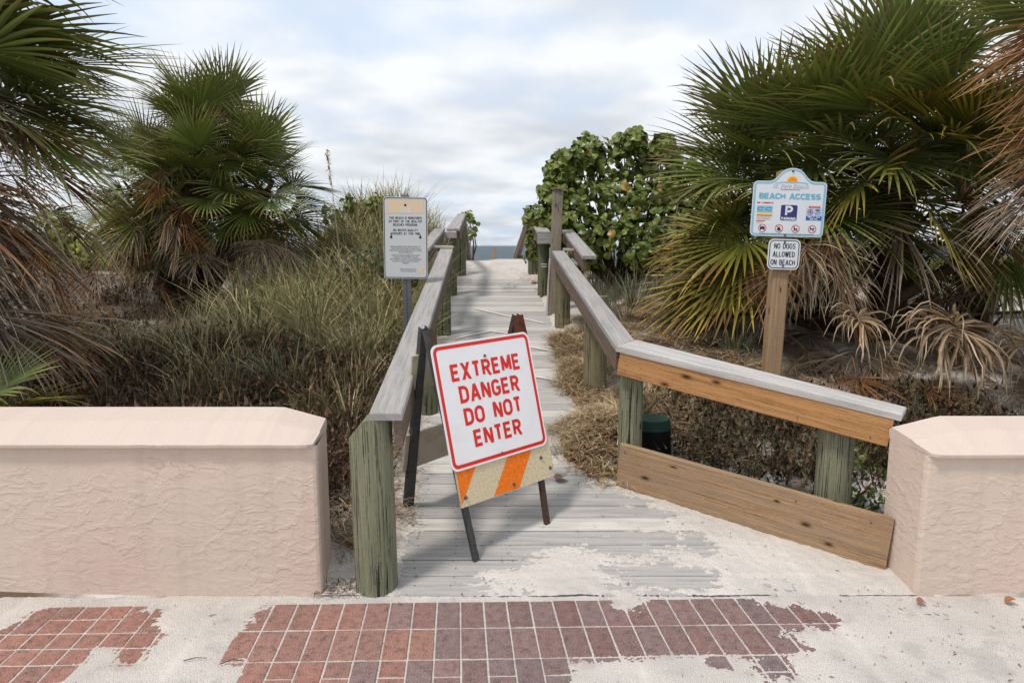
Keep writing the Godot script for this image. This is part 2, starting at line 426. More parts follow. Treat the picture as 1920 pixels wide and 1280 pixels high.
func grid_mesh(xs: PackedFloat32Array, ds: PackedFloat32Array, hf: Callable, cf: Callable) -> ArrayMesh:
	var nx := xs.size(); var nd := ds.size()
	var V := PackedVector3Array(); V.resize(nx * nd)
	var N := PackedVector3Array(); N.resize(nx * nd)
	var C := PackedColorArray(); C.resize(nx * nd)
	for j in nd:
		for k in nx:
			V[j * nx + k] = Vector3(xs[k], hf.call(xs[k], ds[j]), -ds[j])
			C[j * nx + k] = cf.call(xs[k], ds[j])
	var I := PackedInt32Array(); I.resize((nx - 1) * (nd - 1) * 6)
	var o := 0
	for j in nd:
		for k in nx:
			var a := V[j * nx + mini(k + 1, nx - 1)] - V[j * nx + maxi(k - 1, 0)]
			var b := V[mini(j + 1, nd - 1) * nx + k] - V[maxi(j - 1, 0) * nx + k]
			var nn := a.cross(b).normalized()
			N[j * nx + k] = nn if nn.y > 0 else -nn
			if j < nd - 1 and k < nx - 1:
				var p := j * nx + k
				# clockwise from above
				I[o] = p; I[o + 1] = p + nx; I[o + 2] = p + nx + 1; I[o + 3] = p; I[o + 4] = p + nx + 1; I[o + 5] = p + 1
				o += 6
	var arr := []
	arr.resize(Mesh.ARRAY_MAX)
	arr[Mesh.ARRAY_VERTEX] = V; arr[Mesh.ARRAY_NORMAL] = N; arr[Mesh.ARRAY_COLOR] = C; arr[Mesh.ARRAY_INDEX] = I
	var m := ArrayMesh.new()
	m.add_surface_from_arrays(Mesh.PRIMITIVE_TRIANGLES, arr)
	return m

func steps(a: float, b: float, s: float) -> PackedFloat32Array:
	var r := PackedFloat32Array()
	var k := int(ceil((b - a) / s))
	for j in k + 1: r.append(a + (b - a) * j / k)
	return r

func sd_poly(p: Vector2, poly: PackedVector2Array) -> float:   # > 0 inside
	var best := 1e9
	var n := poly.size()
	for k in n:
		var q := Geometry2D.get_closest_point_to_segment(p, poly[k], poly[(k + 1) % n])
		best = minf(best, p.distance_squared_to(q))
	return sqrt(best) * (1.0 if Geometry2D.is_point_in_polygon(p, poly) else -1.0)

func poly(a: Array) -> PackedVector2Array:
	var r := PackedVector2Array()
	for k in range(0, a.size(), 2): r.append(Vector2(a[k], a[k + 1]))
	return r

# ------------------------------------------------------------------ lettering: single strokes of even width
var font := {}
func arc(cx: float, cy: float, rx: float, ry: float, a0: float, a1: float, k := 8) -> Array:
	var r := []
	for j in k + 1:
		var a := deg_to_rad(lerpf(a0, a1, float(j) / k))
		r.append(Vector2(cx + rx * cos(a), cy + ry * sin(a)))
	return r
func make_font() -> void:
	var P := func(a: Array) -> Array:
		var r := []
		for k in range(0, a.size(), 2): r.append(Vector2(a[k], a[k + 1]))
		return r
	font["E"] = [0.5, [P.call([0.5, 0, 0, 0, 0, 1, 0.5, 1]), P.call([0, 0.52, 0.44, 0.52])]]
	font["F"] = [0.5, [P.call([0, 0, 0, 1, 0.5, 1]), P.call([0, 0.52, 0.44, 0.52])]]
	font["L"] = [0.48, [P.call([0, 1, 0, 0, 0.48, 0])]]
	font["X"] = [0.56, [], [[0, 0, 0.56, 1], [0, 1, 0.56, 0]]]
	font["T"] = [0.52, [P.call([0, 1, 0.52, 1]), P.call([0.26, 1, 0.26, 0])]]
	font["I"] = [0.06, [P.call([0.03, 0, 0.03, 1])]]
	font["M"] = [0.66, [P.call([0, 0, 0, 1]), P.call([0.66, 1, 0.66, 0])], [[0, 1, 0.33, 0.2], [0.33, 0.2, 0.66, 1]]]
	font["N"] = [0.54, [P.call([0, 0, 0, 1]), P.call([0.54, 1, 0.54, 0])], [[0, 1, 0.54, 0]]]
	font["A"] = [0.62, [P.call([0.1, 0.27, 0.52, 0.27])], [[0, 0, 0.31, 1], [0.31, 1, 0.62, 0]]]
	font["V"] = [0.58, [], [[0, 1, 0.29, 0], [0.29, 0, 0.58, 1]]]
	font["W"] = [0.84, [], [[0, 1, 0.21, 0], [0.21, 0, 0.42, 1], [0.42, 1, 0.63, 0], [0.63, 0, 0.84, 1]]]
	font["Y"] = [0.58, [P.call([0.29, 0.45, 0.29, 0])], [[0, 1, 0.29, 0.4], [0.29, 0.4, 0.58, 1]]]
	font["H"] = [0.52, [P.call([0, 0, 0, 1]), P.call([0.52, 0, 0.52, 1]), P.call([0, 0.52, 0.52, 0.52])]]
	font["K"] = [0.54, [P.call([0, 0, 0, 1])], [[0.54, 1, 0.04, 0.38], [0.2, 0.58, 0.54, 0]]]
	font["D"] = [0.54, [P.call([0, 0, 0, 1, 0.22, 1]) + arc(0.22, 0.68, 0.32, 0.32, 80, 0, 5) + arc(0.22, 0.32, 0.32, 0.32, 0, -80, 5) + P.call([0.22, 0, 0, 0])]]
	font["P"] = [0.52, [P.call([0, 0, 0, 1, 0.26, 1]) + arc(0.26, 0.73, 0.26, 0.27, 80, -80, 8) + P.call([0.26, 0.46, 0, 0.46])]]
	font["R"] = [0.54, [P.call([0, 0, 0, 1, 0.27, 1]) + arc(0.27, 0.74, 0.25, 0.26, 80, -80, 8) + P.call([0.27, 0.48, 0, 0.48])], [[0.26, 0.48, 0.54, 0]]]
	font["B"] = [0.54, [P.call([0, 0, 0, 1, 0.26, 1]) + arc(0.26, 0.765, 0.24, 0.235, 80, -80, 7) + P.call([0.26, 0.53, 0, 0.53]), P.call([0.2, 0.53, 0.28, 0.53]) + arc(0.28, 0.265, 0.26, 0.265, 80, -80, 7) + P.call([0.26, 0, 0, 0])]]
	font["O"] = [0.58, [arc(0.29, 0.7, 0.29, 0.3, 0, 180, 10) + arc(0.29, 0.3, 0.29, 0.3, 180, 360, 10) + P.call([0.58, 0.7])]]
	font["Q"] = [0.58, [arc(0.29, 0.7, 0.29, 0.3, 0, 180, 10) + arc(0.29, 0.3, 0.29, 0.3, 180, 360, 10) + P.call([0.58, 0.7]), P.call([0.34, 0.24, 0.58, -0.04])]]
	font["G"] = [0.56, [arc(0.29, 0.7, 0.28, 0.3, 25, 180, 9) + arc(0.29, 0.3, 0.28, 0.3, 180, 340, 9) + P.call([0.57, 0.27, 0.57, 0.46, 0.3, 0.46])]]
	font["C"] = [0.54, [arc(0.29, 0.7, 0.28, 0.3, 25, 180, 9) + arc(0.29, 0.3, 0.28, 0.3, 180, 335, 9)]]
	font["S"] = [0.52, [arc(0.26, 0.755, 0.25, 0.245, 25, 250, 9) + arc(0.26, 0.255, 0.26, 0.255, 75, -155, 9)]]
	font["U"] = [0.54, [P.call([0, 1, 0, 0.3]) + arc(0.27, 0.27, 0.27, 0.27, 190, 350, 8) + P.call([0.54, 0.3, 0.54, 1])]]
	font["."] = [0.08, [P.call([0.04, -0.02, 0.04, 0.1])]]
	font["!"] = [0.1, [P.call([0.05, 1, 0.05, 0.3]), P.call([0.05, 0.13, 0.05, 0])]]

func ribbon(mb: MB, pts: Array, w: float, fr: Transform3D, z: float, closed := false) -> void:
	var n := pts.size()
	var L := []; var R := []
	for k in n:
		var a: Vector2 = pts[k] - pts[k - 1] if k > 0 else (pts[1] - pts[0] if not closed else pts[0] - pts[n - 2])
		var b: Vector2 = pts[k + 1] - pts[k] if k < n - 1 else (pts[n - 1] - pts[n - 2] if not closed else pts[1] - pts[0])
		a = a.normalized() if a.length() > 1e-6 else b.normalized()
		b = b.normalized() if b.length() > 1e-6 else a
		var m := (a.orthogonal() + b.orthogonal())
		m = m.normalized() if m.length() > 0.2 else a.orthogonal()
		var s := w / 2 / maxf(m.dot(a.orthogonal()), 0.45)
		L.append(pts[k] + m * s); R.append(pts[k] - m * s)
	for k in n - 1:
		mb.quad(fr * Vector3(L[k].x, L[k].y, z), fr * Vector3(L[k + 1].x, L[k + 1].y, z), fr * Vector3(R[k + 1].x, R[k + 1].y, z), fr * Vector3(R[k].x, R[k].y, z), fr.basis.z)

func text_width(s: String, h: float, gap: float, wide: float) -> float:
	var x := 0.0
	for ch in s:
		x += (font[ch][0] * h * wide if font.has(ch) else 0.34 * h * wide) + gap * h
	return x - gap * h

# centred at (cx, y) of the frame, y the baseline
func lettering(mb: MB, s: String, cx: float, y: float, h: float, stroke: float, fr: Transform3D, z := 0.001, gap := 0.28, wide := 1.0) -> void:
	var x := cx - text_width(s, h, gap, wide) / 2
	for ch in s:
		if font.has(ch):
			var idx := 0
			for line in font[ch][1]:
				var q := []
				for p in line: q.append(Vector2(x + p.x * h * wide, y + stroke * 0.5 + p.y * (h - stroke)))
				var cl: bool = q[0].distance_to(q[-1]) < 1e-4
				ribbon(mb, q, stroke, fr, z + idx * 0.0002, cl)
				idx += 1
			if font[ch].size() > 2:
				var room: float = font[ch][0] * h * wide
				for g in font[ch][2]:   # slanting strokes, cut level at both ends
					var a := Vector2(g[0] * h * wide, g[1] * h); var b := Vector2(g[2] * h * wide, g[3] * h)
					var wx: float = minf(stroke * a.distance_to(b) / maxf(absf(b.y - a.y), 0.001), stroke * 1.6)
					a.x = clampf(a.x, -stroke / 2 + wx / 2, room + stroke / 2 - wx / 2); b.x = clampf(b.x, -stroke / 2 + wx / 2, room + stroke / 2 - wx / 2)
					var zz := z + idx * 0.0002
					mb.quad(fr * Vector3(x + a.x - wx / 2, y + a.y, zz), fr * Vector3(x + a.x + wx / 2, y + a.y, zz), fr * Vector3(x + b.x + wx / 2, y + b.y, zz), fr * Vector3(x + b.x - wx / 2, y + b.y, zz), fr.basis.z)
					idx += 1
			x += font[ch][0] * h * wide + gap * h
		else:
			x += 0.34 * h * wide + gap * h

func small_print(s: String, size: float, serif := false, slant := 0.0) -> TextMesh:
	var f := SystemFont.new()
	f.font_names = PackedStringArray(["Droid Serif" if serif else "Droid Sans"])
	var fv := FontVariation.new(); fv.base_font = f
	if slant > 0: fv.variation_transform = Transform2D(Vector2(1, slant), Vector2(0, 1), Vector2.ZERO)
	var t := TextMesh.new()
	t.text = s; t.font = fv; t.font_size = 32; t.pixel_size = size / 32.0; t.depth = 0.0006
	t.curve_step = 2.0
	return t

func rrect(w: float, h: float, r: float, k := 6) -> Array:
	var a := []
	for q in 4:
		var cx := (w / 2 - r) * (1 if q == 0 or q == 3 else -1)
		var cy := (h / 2 - r) * (1 if q < 2 else -1)
		a += arc(cx, cy, r, r, q * 90, q * 90 + 90, k)
	return a

func plate(mb: MB, outline: Array, th: float, fr := Transform3D.IDENTITY) -> void:
	var pv := PackedVector2Array(outline)
	var ix := Geometry2D.triangulate_polygon(pv)
	for side in [1, -1]:
		var k0 := mb.v.size()
		for p in outline: mb.vert(fr * Vector3(p.x, p.y, th / 2 * side), fr.basis.z * side)
		for k in range(0, ix.size(), 3): mb.tri(k0 + ix[k], k0 + ix[k + 1], k0 + ix[k + 2])
	var n := outline.size()
	for k in n:
		var p: Vector2 = outline[k]; var q: Vector2 = outline[(k + 1) % n]
		if p.distance_to(q) < 1e-5: continue
		var o := (q - p).orthogonal()
		if o.dot(p) < 0: o = -o
		mb.quad(fr * Vector3(p.x, p.y, th / 2), fr * Vector3(q.x, q.y, th / 2), fr * Vector3(q.x, q.y, -th / 2), fr * Vector3(p.x, p.y, -th / 2), fr.basis * Vector3(o.x, o.y, 0))

func ring(mb: MB, a: Array, b: Array, z: float, fr := Transform3D.IDENTITY) -> void:
	var n := a.size()
	for k in n:
		var j := (k + 1) % n
		if a[k].distance_to(a[j]) < 1e-5: continue
		mb.quad(fr * Vector3(a[k].x, a[k].y, z), fr * Vector3(a[j].x, a[j].y, z), fr * Vector3(b[j].x, b[j].y, z), fr * Vector3(b[k].x, b[k].y, z), fr.basis.z)

func bolt(parent: Node3D, p: Vector3, nrm: Vector3, r := 0.008) -> void:
	var mb := MB.new()
	tube(mb, [p, p + nrm * r * 0.5, p + nrm * r * 0.9], r, r * 0.55, 8)
	part("bolt", mb.mesh(), M.steel, parent)

# ------------------------------------------------------------------ plants
# one fan leaf, growing along +x at the given elevation, bent by its own weight
func frond_mesh(sd: int, elev: float, kind: int, blade := 0.75, petiole := 0.55) -> ArrayMesh:
	var r := RandomNumberGenerator.new(); r.seed = sd
	var mb := MB.new()
	var dead := kind >= 2
	var p := Vector3.ZERO
	var dir := Vector3(cos(elev), sin(elev), r.randf_range(-0.1, 0.1)).normalized()
	var pts := [p]
	for k in 6:
		p += dir * petiole / 6
		dir = (dir + Vector3.DOWN * (0.15 if dead else 0.075)).normalized()
		pts.append(p)
	mb.col = Color(0.09, 0.10, 0.035) if not dead else Color(0.16, 0.09, 0.045)
	tube(mb, pts, 0.014, 0.007, 4)
	var s := dir.cross(Vector3.UP).normalized()
	if s.length() < 0.5: s = Vector3(0, 0, 1)
	s = s.rotated(dir, r.randf_range(-0.5, 0.5))
	var nn := s.cross(dir).normalized()
	var n := 38 if not dead else (46 if kind == 5 else 32)
	var spread := deg_to_rad(118.0 if not dead else r.randf_range(60, 95) if kind != 5 else 165.0)
	var cup := 0.38 if not dead else 0.5
	var tone := r.randf_range(0.8, 1.2)
	for k in n:
		var f := (k + 0.5) / n * 2.0 - 1.0
		var a := f * spread
		if dead and r.randf() < 0.12: continue
		var ln := blade * (1.0 - 0.32 * f * f) * r.randf_range(0.92, 1.06) * (1.0 if not dead else (r.randf_range(0.55, 1.15) if kind == 5 else r.randf_range(0.7, 1.1)))
		var d := (dir * cos(a) + s * sin(a) + nn * cup * absf(sin(a)) * 0.8).normalized()
		if dead: d = (d + Vector3(r.randf_range(-1, 1), r.randf_range(-1, 1), r.randf_range(-1, 1)) * (0.14 if kind != 5 else 0.34)).normalized()
		var q := p + dir * 0.10 * blade * maxf(cos(a), 0)
		var join := ln * (0.36 if not dead else 0.24)
		var wmax := join * 2.0 * spread / n * 1.08 if kind != 5 else 0.028
		var sd2 := (s * cos(a) - dir * sin(a)).normalized()
		var segs := 7
		var stiff := r.randf_range(0.02, 0.09) if not dead else r.randf_range(0.35, 1.1) if kind == 5 else (r.randf_range(0.10, 0.42) if kind == 2 else (r.randf_range(0.015, 0.11) if kind == 3 else r.randf_range(0.04, 0.18)))
		if not dead and r.randf() < 0.16: stiff *= 3.0
		var twist := r.randf_range(-0.5, 0.5) if not dead else (r.randf_range(-3.5, 3.5) if kind == 5 else r.randf_range(-1.6, 1.6))
		var base: Color; var tip: Color
		var v := (r.randf_range(0.65, 1.35) if not dead else r.randf_range(0.45, 1.45)) * tone
		match kind:
			0: base = Color(0.108, 0.142, 0.032) * v; tip = Color(0.24, 0.245, 0.075) * v
			1: base = Color(0.13, 0.14, 0.024) * v; tip = Color(0.36, 0.27, 0.045) * v if r.randf() < 0.7 else Color(0.24, 0.11, 0.04)
			2, 5: base = Color(0.27, 0.19, 0.12) * v; tip = Color(0.52, 0.43, 0.32) * v
			3: base = Color(0.22, 0.10, 0.042) * v; tip = Color(0.42, 0.26, 0.14) * v
			_: base = Color(0.22, 0.17, 0.135) * v; tip = Color(0.42, 0.35, 0.28) * v
		var tb := r.randf()
		var rows := []
		for j in segs + 1:
			var t := float(j) / segs
			var w := wmax * minf(t * ln / join, 1.0)
			if t > 0.4: w *= 1.0 - pow((t - 0.4) / 0.6, 1.5) * 0.93
			w = maxf(w, 0.0015)
			var sv := sd2.rotated(d, twist * t * t)
			var nv := sv.cross(d).normalized()
			mb.col = base.lerp(tip, smoothstep(0.35, 1.0, t))
			if kind == 0 and tb < 0.4 and t > 0.82: mb.col = Color(0.20, 0.13, 0.07)
			mb.col.a = 1.0
			var fold := w * (0.22 if not dead else 0.4)
			var b0 := mb.vert(q + sv * w * 0.5 + nv * fold * 0.5, nv); mb.vert(q - nv * fold * 0.5, nv); mb.vert(q - sv * w * 0.5 + nv * fold * 0.5, nv)
			rows.append(b0)
			q += d * ln / segs
			var g := stiff * (0.25 if t < 0.35 else 1.0)
			d = (d + Vector3.DOWN * g).normalized()
			if dead: d = (d + Vector3(r.randf_range(-1, 1), r.randf_range(-0.5, 0.5) if kind == 5 else 0.0, r.randf_range(-1, 1)) * (0.08 if kind != 5 else 0.22)).normalized()
		for j in segs:
			var x: int = rows[j]; var y: int = rows[j + 1]
			for e in 2:
				mb.i.append_array([x + e, y + e, y + e + 1, x + e, y + e + 1, x + e + 1])
	return mb.mesh(false)

var fronds := {}
func frond(kind: int, elev: float) -> ArrayMesh:   # shares a few leaves of each slope
	var band := int(round(elev / 18.0))
	var key := [kind, band, rng.randi() % 3]
	if not fronds.has(key):
		fronds[key] = frond_mesh(1000 + fronds.size() * 17, deg_to_rad(band * 18.0), kind)
	return fronds[key]

func put_frond(o: Node3D, kind: int, p: Vector3, yaw: float, elev: float, sc: float) -> void:
	var b := Basis(Vector3.UP, yaw).rotated(Vector3(rng.randf_range(-1, 1), 0, rng.randf_range(-1, 1)).normalized(), rng.randf_range(0, 0.12)).scaled(Vector3.ONE * sc)
	var called := "frond" if kind < 2 else "dead_frond"
	part(called, frond(kind, elev), M.leaf if kind < 2 else M.dead, o, Transform3D(b, p))

# a crown of fan leaves round a point of the palm, with a skirt of dead ones
func crown(o: Node3D, c: Vector3, green: int, dead: int, sc: float, dead_kinds := [2, 3, 4], lo := -25.0) -> void:
	for k in green:
		var f := (k + 0.5) / green
		var elev := lerpf(86, lo, pow(f, 0.9)) + rng.randf_range(-9, 9)
		var yaw := k * 2.39996 + rng.randf_range(-0.25, 0.25)
		put_frond(o, 1 if f > 0.86 and rng.randf() < 0.6 else 0, c + Vector3(0, -0.22 * f, 0), yaw, elev, sc * rng.randf_range(0.85, 1.1))
	for k in dead:
		var yaw := k * 2.39996 + 1.0 + rng.randf_range(-0.3, 0.3)
		put_frond(o, dead_kinds[rng.randi() % dead_kinds.size()], c + Vector3(0, -0.25 - 0.3 * rng.randf(), 0), yaw, rng.randf_range(-50, 10), sc * rng.randf_range(0.75, 1.0))

func trunk(o: Node3D, path: Array, r: float) -> void:
	var mb := MB.new()
	mb.col = Color(0.5, 0.5, 0.5)
	tube(mb, path, r * 1.1, r * 0.85, 12)
	var n := 46
	for k in n:   # the old leaf bases
		var t := (k + rng.randf()) / n * (path.size() - 1.001)
		var s := int(t)
		var p: Vector3 = path[s].lerp(path[s + 1], t - s)
		var a := k * 2.39996
		var out := Vector3(cos(a), 0.75, sin(a)).normalized()
		var q := p + Vector3(cos(a), 0, sin(a)) * r * 0.8
		tube(mb, [q, q + out * 0.08, q + (out + Vector3(0, 0.4, 0)) * rng.randf_range(0.14, 0.24)], 0.035, 0.012, 4)
	part("trunk", mb.mesh(), M.bark, o)

func blade(mb: MB, p: Vector3, d: Vector3, ln: float, w: float, droop: float, c0: Color, c1: Color, segs := 4) -> void:
	var s := d.cross(Vector3.UP)
	s = s.normalized() if s.length() > 0.01 else Vector3(1, 0, 0)
	s = s.rotated(Vector3.UP, rng.randf_range(-0.8, 0.8))
	var prev := -1
	for j in segs + 1:
		var t := float(j) / segs
		mb.col = c0.lerp(c1, t); mb.col.a = 1
		var ww := w * (1.0 - t * t * 0.9) * 0.5
		var k := mb.vert(p + s * ww, Vector3.UP); mb.vert(p - s * ww, Vector3.UP)
		if prev >= 0: mb.i.append_array([prev, k, k + 1, prev, k + 1, prev + 1])
		prev = k
		p += d * ln / segs
		d = (d + Vector3.DOWN * droop).normalized()

func grass_clump(n: int, rad: float, ln: float, w: float, cols: Array, lean := 0.55, droop := 0.3) -> ArrayMesh:
	var mb := MB.new()
	for k in n:
		var a := rng.randf() * TAU
		var rr := rad * sqrt(rng.randf())
		var d := Vector3(cos(a) * lean * rng.randf(), 1, sin(a) * lean * rng.randf()).normalized()
		var c: Color = cols[rng.randi() % cols.size()]
		var v := rng.randf_range(0.5, 1.5)
		c = Color(c.r * v, c.g * v, c.b * v)
		blade(mb, Vector3(cos(a) * rr, 0, sin(a) * rr), d, ln * rng.randf_range(0.5, 1.1), w, droop * rng.randf_range(0.4, 1.5), c * 0.85, c * 1.25)
	return mb.mesh(false)

# loose stalks lying about
func straw_patch(n: int, rad: float, ln: float, w: float, cols: Array, rise := 0.08, tall := 0.05) -> ArrayMesh:
	var mb := MB.new()
	for k in n:
		var a := rng.randf() * TAU
		var rr := rad * sqrt(rng.randf())
		var b := rng.randf() * TAU
		var c: Color = cols[rng.randi() % cols.size()] * rng.randf_range(0.7, 1.25)
		blade(mb, Vector3(cos(a) * rr, rng.randf() * tall, sin(a) * rr), Vector3(cos(b), rng.randf_range(-rise, rise * 2.5), sin(b)).normalized(), ln * rng.randf_range(0.4, 1.1), w, rng.randf_range(0.0, 0.12), c, c, 3)
	return mb.mesh(false)

func brush_mesh(n: int, h: float, cols: Array, leafy: float) -> ArrayMesh:
	var mb := MB.new()
	for k in n:
		var p := Vector3(rng.randf_range(-0.16, 0.16), -0.03, rng.randf_range(-0.16, 0.16))
		var d := Vector3(rng.randf_range(-1, 1), 1.1, rng.randf_range(-1, 1)).normalized()
		var c: Color = cols[rng.randi() % cols.size()] * rng.randf_range(0.6, 1.3)
		var ln := h * rng.randf_range(0.5, 1.2)
		for j in 4:
			var q := p + d * ln / 4
			blade(mb, p, d, ln / 4 * 1.05, 0.006 - 0.001 * j, 0, c, c, 1)
			var e := (d + Vector3(rng.randf_range(-1, 1), rng.randf_range(-0.4, 0.6), rng.randf_range(-1, 1)) * 0.9).normalized()
			blade(mb, q, e, ln * 0.32, 0.004, 0.15, c, c, 2)
			if rng.randf() < leafy:
				blade(mb, q, e, rng.randf_range(0.03, 0.06), 0.022, 0.3, c * 1.5, c * 1.2, 3)
			p = q
			d = (d + Vector3(rng.randf_range(-1, 1), rng.randf_range(-0.3, 0.2), rng.randf_range(-1, 1)) * 0.35).normalized()
	return mb.mesh(false)

func round_leaf(sd: int) -> ArrayMesh:
	var r := RandomNumberGenerator.new(); r.seed = sd
	var mb := MB.new()
	var k0 := 0
	var n := 12
	mb.col = Color(1.35, 1.25, 1.1)
	mb.vert(Vector3(0, 0, 0.01), Vector3.BACK); mb.vert(Vector3(0, 0.07, 0.004), Vector3.BACK)
	for k in n + 1:
		var a := lerpf(-80, 260, float(k) / n)
		mb.col = Color(1, 1, 1).lerp(Color(0.85, 0.9, 0.8), r.randf())
		var rr := 0.07 * r.randf_range(0.95, 1.05)
		mb.vert(Vector3(cos(deg_to_rad(a)) * rr, 0.055 + sin(deg_to_rad(a)) * rr * 0.92, 0.012 * sin(deg_to_rad(a * 2 + sd * 40)) - 0.006 + absf(cos(deg_to_rad(a))) * 0.018), Vector3.BACK)
	for k in n: mb.i.append_array([1, 2 + k, 3 + k])
	mb.i.append_array([0, 1, 2, 0, 2 + n, 1])
	return mb.mesh(false)

func look(dirv: Vector3, spin: float, sc: float, p: Vector3) -> Transform3D:
	var z := dirv.normalized()
	var x := Vector3.UP.cross(z)
	x = x.normalized() if x.length() > 0.01 else Vector3(1, 0, 0)
	var b := Basis(x, z.cross(x), z)
	return Transform3D((b * Basis(Vector3(0, 0, 1), spin)).scaled(Vector3.ONE * sc), p)

# a broad leaved bush: stems to a few lobes, round leaves all over them
func leafy_bush(called: String, label: String, base: Vector3, lobes: Array, count: int, size: float, tints: Array, singles: int) -> void:
	var o := thing(called, label, "bush", base)
	var mb := MB.new()
	mb.col = Color(0.5, 0.5, 0.5)
	for l in lobes:
		var tip: Vector3 = l[0] - base
		var mid := tip * 0.5 + Vector3(rng.randf_range(-0.1, 0.1), -0.05, rng.randf_range(-0.1, 0.1))
		tube(mb, [Vector3(rng.randf_range(-0.06, 0.06), -0.05, 0), mid, tip], 0.03 * size, 0.008 * size, 5)
	part("branches", mb.mesh(), M.bark, o)
	var shapes := [round_leaf(1), round_leaf(2), round_leaf(3)]
	var mats := []
	for t in tints:
		var m: StandardMaterial3D = M.seagrape.duplicate(); m.albedo_color = t
		mats.append(m)
	var all := []
	for k in count:
		var l: Array = lobes[rng.randi() % lobes.size()]
		var d := Vector3(rng.randfn(), rng.randfn(), rng.randfn()).normalized()
		var rr: float = l[1] * pow(rng.randf(), 0.33)
		var p: Vector3 = l[0] + d * rr * Vector3(1, 0.85, 1) - base
		var face := (d + Vector3(rng.randf_range(-1, 1), rng.randf_range(-0.2, 1.2), rng.randf_range(-0.4, 1.2)) * 0.8).normalized()
		all.append([p.z + p.y * 0.3, look(face, rng.randf() * TAU, size * rng.randf_range(0.65, 1.2), p)])
	all.sort_custom(func(a, b): return a[0] > b[0])
	for k in mini(singles, count):
		part("leaf", shapes[k % 3], mats[0 if rng.randf() < 0.86 else rng.randi() % mats.size()], o, all[k][1])
	if count > singles:
		for s in 2:
			var xs := []
			for k in range(singles + s, count, 2): xs.append(all[k][1])
			scatter("leaves", shapes[s], mats[s % 2], xs, "", "", [], o)

# ------------------------------------------------------------------ the place
func _ready() -> void:
	rng.seed = 20
	gn.seed = 3; gn.frequency = 0.01; gn.fractal_octaves = 4
	# camera, sky, sun, exposure
	var cam := Camera3D.new()
	cam.name = "camera"; cam.fov = 53.13; cam.near = 0.05; cam.far = 6000
	cam.position = Vector3(0, 1.6, 0); cam.rotation_degrees = Vector3(-8, 0, 0)
	var att := CameraAttributesPhysical.new()
	att.frustum_focal_length = 24.0; att.exposure_aperture = 4.0; att.frustum_focus_distance = 4.2
	att.frustum_near = 0.05; att.frustum_far = 6000
	cam.attributes = att
	add_child(cam)
	var env := Environment.new()
	env.background_mode = Environment.BG_SKY
	env.tonemap_mode = Environment.TONE_MAPPER_LINEAR
	env.tonemap_exposure = 1.1
	env.background_energy_multiplier = 1.0
	env.sdfgi_enabled = true; env.ssao_enabled = true; env.ssil_enabled = true
	var sky := Sky.new()
	var pan := PanoramaSkyMaterial.new()
	pan.panorama = sky_picture()
	sky.sky_material = pan
	env.sky = sky
	var we := WorldEnvironment.new()
	we.name = "world"; we.environment = env
	add_child(we)
	var sun := DirectionalLight3D.new()
	sun.name = "sun"; sun.light_energy = 0.7; sun.light_angular_distance = 9.0; sun.light_color = Color(1.0, 0.965, 0.92)
	sun.shadow_enabled = true
	sun.look_at_from_position(Vector3.ZERO, Vector3(0.42, -1.0, -0.38))
	add_child(sun)

	materials()
	make_font()
	terrain()
	paving()
	walls()
	boardwalk()
	handrails()
	barricade()
	access_sign()
	water_sign()
	palms()
	bushes()
	grasses()
	litter()
	var kin := {"handrail": "wooden handrails along the boardwalk", "fan_palm": "fan palms beside the boardwalk", "cord": "white cords lying on the boardwalk", "fallen_leaf": "fallen leaves", "straw_tuft": "tufts of dry grass on the boardwalk", "grass_tuft": "grass tufts on the dune", "shrub": "shrubs behind the left palms", "sea_grape_sprig": "leafy sprigs of the round leaved plants", "stucco_wall": "beige stucco walls", "twig": "twigs on the sand", "sea_oat_stalk": "tall thin stalks"}
	for o in get_children():
		if o.has_meta("category"):
			for k in kin:
				if str(o.name).begins_with(k): o.set_meta("group", kin[k])

func sky_picture() -> ImageTexture:
	var W := 2048; var H := 1024
	var a := FastNoiseLite.new(); a.seed = 71; a.frequency = 1.0; a.fractal_octaves = 6
	var b := FastNoiseLite.new(); b.seed = 72; b.frequency = 1.0; b.fractal_octaves = 4
	var px := PackedFloat32Array(); px.resize(W * H * 4); px.fill(1.0)
	for y in H:
		var el := PI * (0.5 - (y + 0.5) / H)
		var se := sin(el); var ce := cos(el)
		var hz := exp(-maxf(se, 0) * 9.0)
		for x in W:
			var o := (y * W + x) * 4
			if se < -0.03:
				px[o] = 0.40; px[o + 1] = 0.41; px[o + 2] = 0.42
				continue
			var az := (float(x) / W - 0.5) * TAU
			var dx := sin(az) * ce; var dz := -cos(az) * ce
			var k := 1.0 / (maxf(se, 0) + 0.10)
			var n := a.get_noise_2d(dx * k * 0.9 + 4.0, dz * k * 0.9)
			var m := b.get_noise_2d(dx * k * 0.45 + 20.0, dz * k * 0.6)
			var fine := a.get_noise_2d(dx * k * 2.6 + 40.0, dz * k * 2.2)
			var cover := clampf(0.93 + n * 0.8 + m * 0.7 + fine * 0.3 + hz * 0.15, 0, 1)
			var lit := clampf(0.66 + n * 0.8 - m * 0.9 + fine * 0.28 - hz * 0.12, 0, 1)
			var blue := Color(0.62, 0.74, 0.92).lerp(Color(0.50, 0.62, 0.75), hz)
			var cl := Color(0.645, 0.675, 0.72).lerp(Color(0.90, 0.92, 0.94), lit)
			cl = cl.lerp(Color(0.43, 0.50, 0.58).lerp(Color(0.80, 0.83, 0.86), pow(lit, 1.3)), hz * 0.85)
			var c := blue.lerp(cl, cover)
			px[o] = c.r; px[o + 1] = c.g; px[o + 2] = c.b
	return ImageTexture.create_from_image(Image.create_from_data(W, H, false, Image.FORMAT_RGBAF, px.to_byte_array()))

